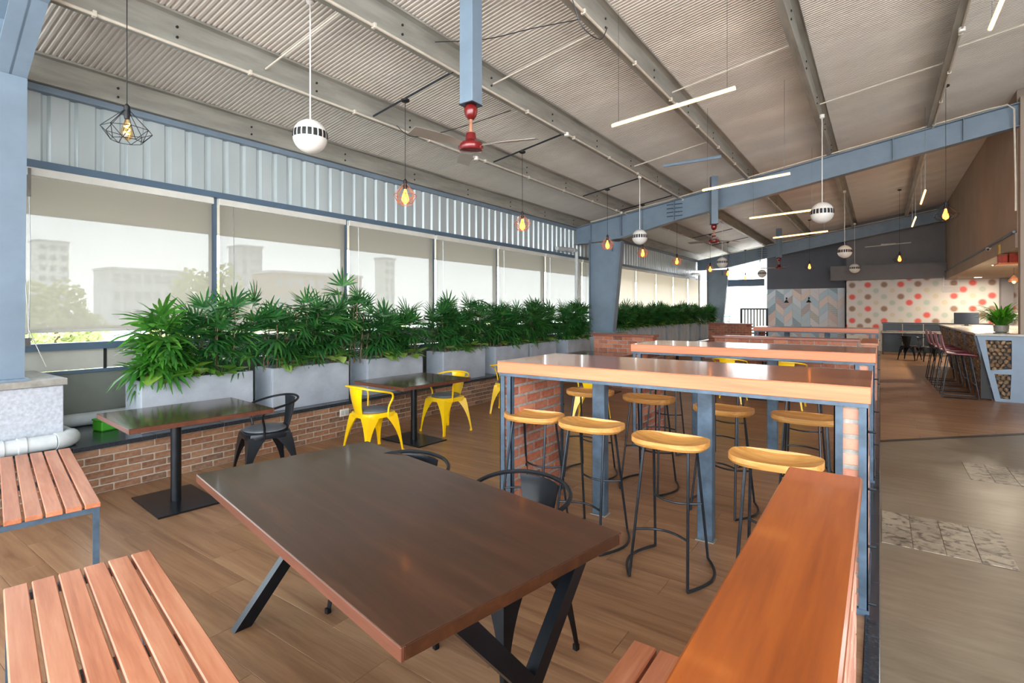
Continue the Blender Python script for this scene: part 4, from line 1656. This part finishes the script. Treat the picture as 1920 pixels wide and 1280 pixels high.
# ------------------------------------------------------------------ conduits, sag rods and wires under the roof
def conduits():
    for x, lb in ((-5.08, 'white conduit under the second purlin from the windows'), (-3.73, 'white conduit under the third purlin from the windows'),
                  (-2.28, 'white conduit under the purlin above the high tables'), (.77, 'white conduit under the purlin above the aisle')):
        t = thing('conduit', lb, 'conduit', (x + .014, 0, roof(x) + .0), 0, 'electrical conduits')
        MB().tube([(0, Y0, -.016), (0, 23, -.016)], .014, 8).build('tube', 'cream_conduit', t)
        me = MB().box(-.022, .022, -.012, .012, -.036, .008).mesh('clip', 'cream_conduit', False)
        for k in range(18):
            put('clip', me, t, (0, -1 + k * 1.25 + .4 * (x > -4), 0))
        for k in range(3):
            MB().lathe([(.035, -.05), (.035, .0), (.02, .005)], 12).build('junction_box', 'white_plastic', t, (0, 2.3 + k * 5.5 + x * .3, 0))
    # sag rods between purlins
    names = ['between the third and fourth purlin, nearest', 'between the third and fourth purlin, farther', 'between the fourth and fifth purlin, nearest', 'between the fourth and fifth purlin, farther',
             'between the fifth and sixth purlin, nearest', 'between the fifth and sixth purlin, farther', 'between the second and third purlin, nearest', 'between the sixth and seventh purlin']
    sp = [(-3.7, -2.3, 4.9), (-3.7, -2.3, 9.2), (-2.25, -.8, 6.9), (-2.25, -.8, 3.3), (-.75, .75, 5.9), (-.75, .75, 9.2), (-5.05, -3.75, 2.9), (.8, 2.28, 8.8)]
    for (a, b_, y), q in zip(sp, names):
        tag(MB().tube([(a, y, roof(a) + .07), (b_, y, roof(b_) + .07)], .010, 6).build('sag_rod', 'cream_conduit'), 'thin pale rod ' + q, 'rod', 'sag rods under the roof')
    # loose cables
    cab = [('thin dark cable sagging beside the post of the nearest red fan', [(-3.68, 3.9, 4.25), (-3.2, 4.1, 4.22), (-2.75, 4.3, 4.28), (-2.33, 4.6, 4.38)]),
           ('looped black cable hanging from the conduit junction above the nearest strip light', [(-2.22, 4.1, 4.28), (-2.18, 4.2, 4.08), (-2.1, 4.4, 4.02), (-2.12, 4.6, 4.22)]),
           ('thin pale cable drooping between two purlins over the second planter', [(-5.0, 4.6, 3.87), (-4.8, 4.7, 3.72), (-4.4, 5.0, 3.82), (-3.8, 5.4, 4.05)])]
    for lb, p in cab:
        V = [Vector(q) for q in p]
        sm = []
        for i in range(len(V) - 1):
            p0, p1, p2, p3 = V[max(i - 1, 0)], V[i], V[i + 1], V[min(i + 2, len(V) - 1)]
            for k in range(5):
                u = k / 5
                sm.append(.5 * ((2 * p1) + (-p0 + p2) * u + (2 * p0 - 5 * p1 + 4 * p2 - p3) * u * u + (-p0 + 3 * p1 - 3 * p2 + p3) * u ** 3))
        sm.append(V[-1])
        tag(MB().tube(sm, .005, 5).build('cable', 'black_rod'), lb, 'cable', 'loose cables under the roof')


conduits()

# ------------------------------------------------------------------ far end and right side
def far_end():
    # dotted wall
    w = box('wall_dots', 'dot_wallpaper', -1.1, 5.2, 24.0, 24.2, 0, 2.68)
    tag(w, 'white wallpapered end wall with red, brown and teal dots', 'wall', kind='structure')
    w = box('wall_end_upper', 'band_wall', -1.1, 5.2, 24.02, 24.2, 2.68, 5.6)
    tag(w, 'dark grey end wall above the dots', 'wall', kind='structure')
    w = box('wall_end_band', 'band_wall', -1.56, 1.9, 23.6, 24.0, 2.66, 3.2)
    tag(w, 'grey boxed band along the top of the dotted wall', 'beam', kind='structure')
    # chevron tiled wall
    t = thing('wall_chevron', 'pastel chevron tiled wall below a dark wall', 'wall', (0, 25.0, 0), kind='structure')
    box('backing', 'panel_white', -4.02, -1.1, .02, .2, 0, 2.42, t)
    box('upper_wall', 'dark_wall', -4.02, -1.1, .0, .2, 2.42, 5.4, t)
    cw, rh = .324, .31
    for i in range(9):
        up = i % 2 == 0
        x0 = -4.0 + i * cw
        for j in range(-1, 9):
            z0 = j * rh
            a, b_ = (z0, z0 + .3) if up else (z0 + .3, z0)
            pts = [(x0 + .004, a), (x0 + cw - .004, b_), (x0 + cw - .004, b_ + rh - .008), (x0 + .004, a + rh - .008)]
            pts = [(q[0], min(max(q[1], 0.0), 2.415)) for q in pts]
            if pts[3][1] - pts[0][1] < .02 and pts[2][1] - pts[1][1] < .02:
                continue
            if len(set(pts)) < 4:
                pts2 = []
                for q in pts:
                    if q not in pts2:
                        pts2.append(q)
                pts = pts2
            MB().prism(pts, 0.0, .02).build('tile', 'chevron_tile', t, smooth=False)
    box('return_wall', 'dark_wall', -1.12, -1.06, -1.0, .0, 0, 5.4, t)
    for x, lb in ((-3.25, 'left'), (-2.42, 'right')):
        s = thing('wall_lamp', 'small black wall lamp on the chevron tiles, %s of two' % lb, 'lamp', (x, 24.98, 1.9), 0, 'black lamps on the chevron wall')
        box('backplate', 'black_matte', -.03, .03, -.015, .015, .08, .16, s)
        MB().tube([(0, 0, .12), (0, -.07, .10), (0, -.08, .06)], .008, 6).build('arm', 'black_matte', s)
        MB().lathe([(.10, -.06), (.095, -.05), (.03, .04), (.012, .06)], 14, (0, -.08, 0)).build('shade', 'black_matte', s)
    # gate in the far left corner
    g = thing('gate', 'dark metal bar gate in the far left corner', 'gate', (-4.35, 24.0, 0))
    for x in (-.5, .5):
        box('frame_post', 'black_rod', x - .04, x + .04, -.03, .03, 0, 1.6, g)
    for z in (.05, .55, .68, .81, 1.57):
        box('rail', 'black_rod', -.46, .46, -.02, .02, z - .03, z + .03, g)
    for k in range(7):
        x = -.36 + .12 * k
        box('bar', 'black_rod', x - .022, x + .022, -.015, .015, .84, 1.54, g)
    b = box('far_beam', 'window_paint', -5.6, -4.02, 24.3, 24.45, 2.55, 2.85)
    tag(b, 'blue steel beam over the gate in the far corner', 'beam', kind='structure')
    w = box('wall_far_blocker', 'panel_white', -6.5, -1.0, 29.3, 29.5, 0, 2.35)  # added to block the bright sky behind the gate bars
    tag(w, 'pale wall added beyond the gate to cut the sky glare', 'wall', kind='structure')
    # tube light on the dark wall
    l = thing('tube_light', 'unlit tube light on the dark wall above the dots', 'lamp', (.23, 24.0, 3.95))
    MB().tube([(-.7, 0, -.04), (.7, 0, .04)], .016, 8).build('tube', 'white_plastic', l)
    box('holder', 'cream_conduit', -.2, .25, -.0, .03, .0, .05, l)
    e = thing('hanging_sign', 'small blank white sign hanging before the dotted wall', 'sign', (1.87, 22.0, 2.22))
    box('board', 'white_plastic', -.22, .22, -.012, .012, -.12, .10, e, .004)
    for x in (-.18, .18):
        MB().tube([(x, 0, .10), (x, 0, .42)], .003, 5).build('wire', 'chrome', e)
    # black counter along the dotted wall
    c = thing('black_counter', 'long black glossy counter in front of the dotted wall', 'counter', (0, 22.6, 0))
    box('worktop', 'stone_top', .05, 3.0, -.35, .45, .74, .78, c, .004)
    box('upper_shelf', 'black_metal', .05, 3.0, .2, .5, 1.05, 1.09, c, .004)
    for k in range(5):
        box('door', 'black_metal', .08 + k * .58, .64 + k * .58, .42, .46, .04, .73, c, .004)
        box('upper_door', 'black_metal', .08 + k * .58, .64 + k * .58, .42, .46, .80, 1.04, c, .004)
    for x in (.08, 1.5, 2.96):
        box('leg', 'black_matte', x - .02, x + .02, -.33, -.29, 0, .74, c)
    s = thing('monitor', 'black screen on the far end of the serving counter', 'monitor', (1.78, 17.4, 1.14))
    box('screen', 'screen_black', -.24, .24, -.02, .02, .04, .33, s, .006)
    box('stand', 'black_matte', -.04, .04, -.02, .03, .0, .05, s)
    box('foot', 'black_matte', -.1, .1, -.07, .07, 0, .01, s)


far_end()


def stone_mesh(r, mat='pebble'):
    m = MB()
    prof = [(r * .12, -r * .72), (r * .7, -r * .5), (r * .98, 0), (r * .72, r * .5), (r * .12, r * .72)]
    m.lathe(prof, 7)
    m.v = [(x * random.uniform(.85, 1.15), y * random.uniform(.85, 1.15), z) for x, y, z in m.v]
    return m


def serving_counter():
    yE, yL = 11.95, 18.6
    # end face slants: top edge further left
    xt, xb, zt = 1.36, 1.594, 1.10
    t = thing('serving_counter', 'blue-grey serving counter with stone-filled windows in its end', 'counter', (0, 0, 0))
    box('worktop', 'stone_top', xt - .03, 3.2, yE - .04, yL, zt, zt + .04, t, .005)
    # end panel as pieces round the two stone windows
    up = [(1.47, 1.03), (1.80, 1.03), (1.80, .555), (1.535, .52)]
    lo = [(1.585, .46), (1.795, .46), (1.78, .05), (1.66, .05)]
    pl = MB()
    xl = lambda z: xb + (xt - xb) * z / zt
    def q(*p):
        pl.prism(list(p), yE, yE + .04)
    q((xl(zt), zt), (xl(1.03), 1.03), (2.6, 1.03), (2.6, zt))
    q((xl(1.03), 1.03), (xl(.52), .52), (1.535, .52), (1.47, 1.03))
    q((1.80, 1.03), (1.80, .555), (2.6, .555), (2.6, 1.03))
    q((xl(.52), .52), (xl(.46), .46), (1.585, .46), (1.535, .52))
    q((1.535, .52), (1.585, .46), (2.6, .46), (2.6, .555), (1.80, .555))
    q((xl(.46), .46), (xl(.05), .05), (1.66, .05), (1.585, .46))
    q((1.795, .46), (1.78, .05), (2.6, .05), (2.6, .46))
    q((xl(.05), .05), (xl(0), 0), (2.6, 0), (2.6, .05))
    pl.build('end_panel', 'counter_paint', t, smooth=False)
    box('backing', 'black_matte', 1.42, 2.6, yE + .075, yE + .09, 0.02, zt - .02, t)
    sm = [stone_mesh(.046).mesh('stone', 'pebble') for _ in range(4)]
    def fill(poly):
        z0, z1 = min(p[1] for p in poly), max(p[1] for p in poly)
        def inside(x, z):
            r = False
            n = len(poly)
            for i in range(n):
                (x1, z1_), (x2, z2) = poly[i], poly[(i + 1) % n]
                if (z1_ > z) != (z2 > z) and x < (x2 - x1) * (z - z1_) / (z2 - z1_) + x1:
                    r = not r
            return r
        z = z0 + .02
        k = 0
        while z < z1 + .02:
            x = 1.44 + (k % 2) * .038
            while x < 1.86:
                if inside(x, z):
                    put('stone', random.choice(sm), t, (x, yE + .045 + random.uniform(-.008, .008), z), (random.uniform(0, 3), random.uniform(0, 3), random.uniform(0, 3)), (1.0, random.uniform(.7, .95), random.uniform(.75, 1.1)))
                x += .074
            z += .064
            k += 1
    fill(up)
    fill(lo)
    # slanted stone side towards the stools
    m = MB()
    for i in range(1500):
        z = random.uniform(.03, zt - .05)
        y = random.uniform(yE + .1, yL)
        s = stone_mesh(random.uniform(.03, .055))
        M = Matrix.Translation((xl(z) + .012, y, z)) @ Matrix.Rotation(random.uniform(0, 3), 4, 'X') @ Matrix.Rotation(random.uniform(0, 3), 4, 'Y')
        m.add([M @ Vector(v) for v in s.v], s.f)
    tag(m.build('side_stones', 'pebble', t), kind='stuff')
    MB().prism([(xl(0) + .03, 0), (xl(zt) + .03, zt - .01), (xl(zt) + .06, zt - .01), (xl(0) + .06, 0)], yE + .1, yL).build('side_backing', 'black_matte', t, smooth=False)
    for k in range(5):
        y = yE + .1 + k * (yL - yE - .2) / 4
        MB().prism([(xl(0) - .03, 0), (xl(zt) - .03, zt), (xl(zt) + .01, zt), (xl(0) + .01, 0)], y - .02, y + .02).build('side_rib', 'dark_steel', t, smooth=False)
    # potted grass
    p = thing('potted_grass', 'bushy bright green plant in a pot at the right end of the counter', 'plant', (1.78, 12.74, zt + .04))
    MB().lathe([(.07, 0), (.10, .01), (.11, .12), (.10, .13), (.09, .11)], 18).build('pot', 'stone_top', p)
    me = []
    for v in range(3):
        mm = MB()
        rows = []
        L = .55
        for i in range(7):
            u = i / 6
            w = .019 * (1 - u) ** .6 + .002
            x, z = L * (.62 * u), L * (1.05 * u - (.55 + .15 * v) * u * u)
            rows.append([(x, -w, z), (x, 0, z + .004), (x, w, z)])
        mm.sheet(rows)
        me.append(mm.mesh('blade', 'grass_leaf', True, 80))
    for i in range(210):
        a = random.uniform(0, 2 * PI)
        s = random.uniform(.6, 1.15)
        put('blade', random.choice(me), p, (math.cos(a) * .05, math.sin(a) * .05, .10), (0, random.uniform(-.6, .25), a), (s, s, s))


serving_counter()


def burgundy_stool(label, x, y, proto=[None]):
    if proto[0] is None:
        t = thing('counter_stool', label, 'stool', (x, y, 0), 0, 'burgundy counter stools')
        # shell profile in x-z: back at -x, seat to +x
        pr = [(-.27, 1.10), (-.262, 1.02), (-.245, .92), (-.22, .84), (-.185, .785), (-.13, .755), (-.04, .745), (.08, .742), (.18, .735), (.225, .722)]
        rows = []
        for i, (px, pz) in enumerate(pr):
            w = .19 + .02 * min(1, i / 5) - (.02 if i in (0, len(pr) - 1) else 0)
            rows.append([(px + .018 * abs(s) ** 2 * (1 if i < 4 else 0), w * s, pz + (.02 * abs(s) ** 2 if i > 4 else 0)) for s in (-1, -.7, -.35, 0, .35, .7, 1)])
        MB().sheet(rows, .016).build('seat_shell', 'burgundy', t)
        for s in (-1, 1):
            pts = [(-.12, s * .14, .74), (-.15, s * .155, .72), (-.245, s * .215, .04), (-.24, s * .215, .012), (-.2, s * .215, .009), (.2, s * .215, .009), (.24, s * .215, .012), (.25, s * .215, .04), (.15, s * .155, .71), (.12, s * .14, .735)]
            MB().tube(pts, .009, 8).build('sled_leg', 'black_rod', t)
        for px, z in ((.20, .26), (-.19, .42)):
            MB().tube([(px, -.20, z), (px, .20, z)], .008, 8).build('crossbar', 'black_rod', t)
        proto[0] = t
    else:
        t = copy_tree(proto[0])
    t.location = (x, y, 0)
    t['label'] = label


for i, q in enumerate(('nearest the viewer', 'second from the viewer', 'third from the viewer', 'farthest from the viewer')):
    burgundy_stool('burgundy shell counter stool on sled legs, ' + q, 1.14 - .015 * i, 12.15 + i * .92)


def right_side():
    w = MB().prism([(12.2, 2.85), (24.0, 2.85), (24.0, 5.6), (12.2, 5.6)], 1.9, 2.05, 'x').build('wall_right', 'beige_wall')
    tag(w, 'warm grey upper wall above the serving counter', 'wall', kind='structure')
    w = box('wall_right_fascia', 'beige_wall', 1.88, 2.05, 12.2, 24.0, 2.60, 2.85)
    tag(w, 'lighter fascia strip below the upper right wall', 'trim', kind='structure')
    p = MB().tube([(1.865, 12.2, 2.87), (1.865, 24.0, 2.87)], .022, 8).build('trim_3', 'dark_steel')
    tag(p, 'dark pipe along the foot of the upper right wall', 'trim', kind='structure')
    w = box('ceiling_soffit', 'soffit', 2.05, 5.2, 12.2, 24.0, 2.60, 2.7)
    tag(w, 'beige lowered ceiling over the serving area', 'ceiling', kind='structure')
    w = box('wall_pier', 'beige_wall', 1.915, 2.5, 12.02, 12.2, 1.14, 5.1)
    tag(w, 'beige wall pier at the right edge rising from the counter', 'wall', kind='structure')
    w = box('wall_aisle_blocker', 'beige_wall', 6.4, 6.55, 1.0, 12, 0, 6.2)  # unseen, added to keep side light off the right of the ceiling
    tag(w, 'unseen beige wall added right of the aisle to darken the ceiling', 'wall', kind='structure')
    w = box('wall_service', 'beige_wall', 5.2, 5.35, 12.0, 24.2, 0, 5.6)
    tag(w, 'beige side wall behind the serving area', 'wall', kind='structure')
    c = box('service_column', 'band_wall', 3.30, 3.6, 23.6, 24.0, 0, 2.6)
    tag(c, 'grey pillar at the right end of the dotted wall', 'pillar', kind='structure')
    for dx, dy, lb in ((2.25, 16.6, 'round warm downlight in the lowered ceiling above the counter'), (2.6, 22.6, 'added downlight near the dotted wall to brighten the far end'),
                       (3.6, 14.2, 'added unseen downlight over the serving area, hidden by the wall pier'), (3.8, 19.5, 'added unseen downlight deep in the serving area')):
        d = thing('downlight', lb, 'lamp', (dx, dy, 2.60), 0, 'downlights of the lowered ceiling')  # all but the first are added to brighten the far end
        MB().lathe([(.11, -.012), (.11, 0)], 20).build('rim', 'white_plastic', d)
        MB().lathe([(.09, -.016), (.09, -.012)], 20).build('lens', 'downlight_glow', d)
        ld = bpy.data.lights.new('downlight_beam', 'AREA')
        ld.shape = 'DISK'
        ld.size = .18
        ld.energy = 70 if dy < 21 else 35
        ld.color = (1.0, .84, .64)
        lo_ = put('downlight_beam', ld, d, (0, 0, -.02))
    s = thing('hanging_shelf', 'orange wooden shelf hanging above the counter at the right edge', 'shelf', (1.95, 13.3, 2.42))
    box('board', 'orange_wood', -.15, .5, -.12, .4, -.03, 0, s, .004)
    for x in (-.1, .45):
        MB().tube([(x, .1, 0), (x, .1, .18)], .006, 6).build('hanger', 'black_rod', s)
    for i, (x, h, lb) in enumerate(((1.88, .16, 'red box on the hanging shelf, farthest from the wall pier'), (2.02, .2, 'red and brown box on the hanging shelf, middle of three'), (2.16, .17, 'red box on the hanging shelf, next to the wall pier'))):
        b = thing('storage_box', lb, 'box', (x, 13.35, 2.42), 0, 'boxes on the hanging shelf')
        box('body', 'red_box', -.06, .06, -.1, .1, 0, h * .8, b, .004)
        box('lid', 'brick_red', -.063, .063, -.103, .103, h * .8, h, b, .004)
    k = thing('security_camera', 'small white security camera on the fascia at the right', 'camera', (1.86, 14.4, 2.80))
    MB().tube([(0, 0, 0), (-.05, -.02, -.01)], .012, 6).build('bracket', 'white_plastic', k)
    MB().tube([(-.05, .06, 0), (-.06, -.09, -.03)], .032, 10).build('body', 'white_plastic', k)
    MB().tube([(-.06, -.09, -.03), (-.0615, -.10, -.032)], .026, 10).build('lens', 'black_matte', k)
    y = thing('price_card', 'yellow card hanging on the fascia above the counter', 'card', (1.872, 13.6, 2.72))
    box('card', 'yellow_card', -.004, .004, -.09, .09, -.11, .07, y)
    box('mark', 'orange_wood', -.006, -.004, -.03, .03, -.05, .02, y)
    l = thing('service_lamp', 'warm pendant bulb glowing behind the wall pier', 'lamp', (2.75, 18.0, 2.25))
    MB().lathe([(.02, .16), (.10, .05), (.11, .0), (.10, .0), (.02, .14)], 16).build('shade', 'fan_copper', l)
    MB().lathe([(.01, -.05), (.035, -.02), (.035, .02), (.01, .06)], 12).build('bulb', 'filament', l)
    MB().tube([(0, 0, .15), (0, 0, .35)], .004, 5).build('cord', 'black_matte', l)


right_side()
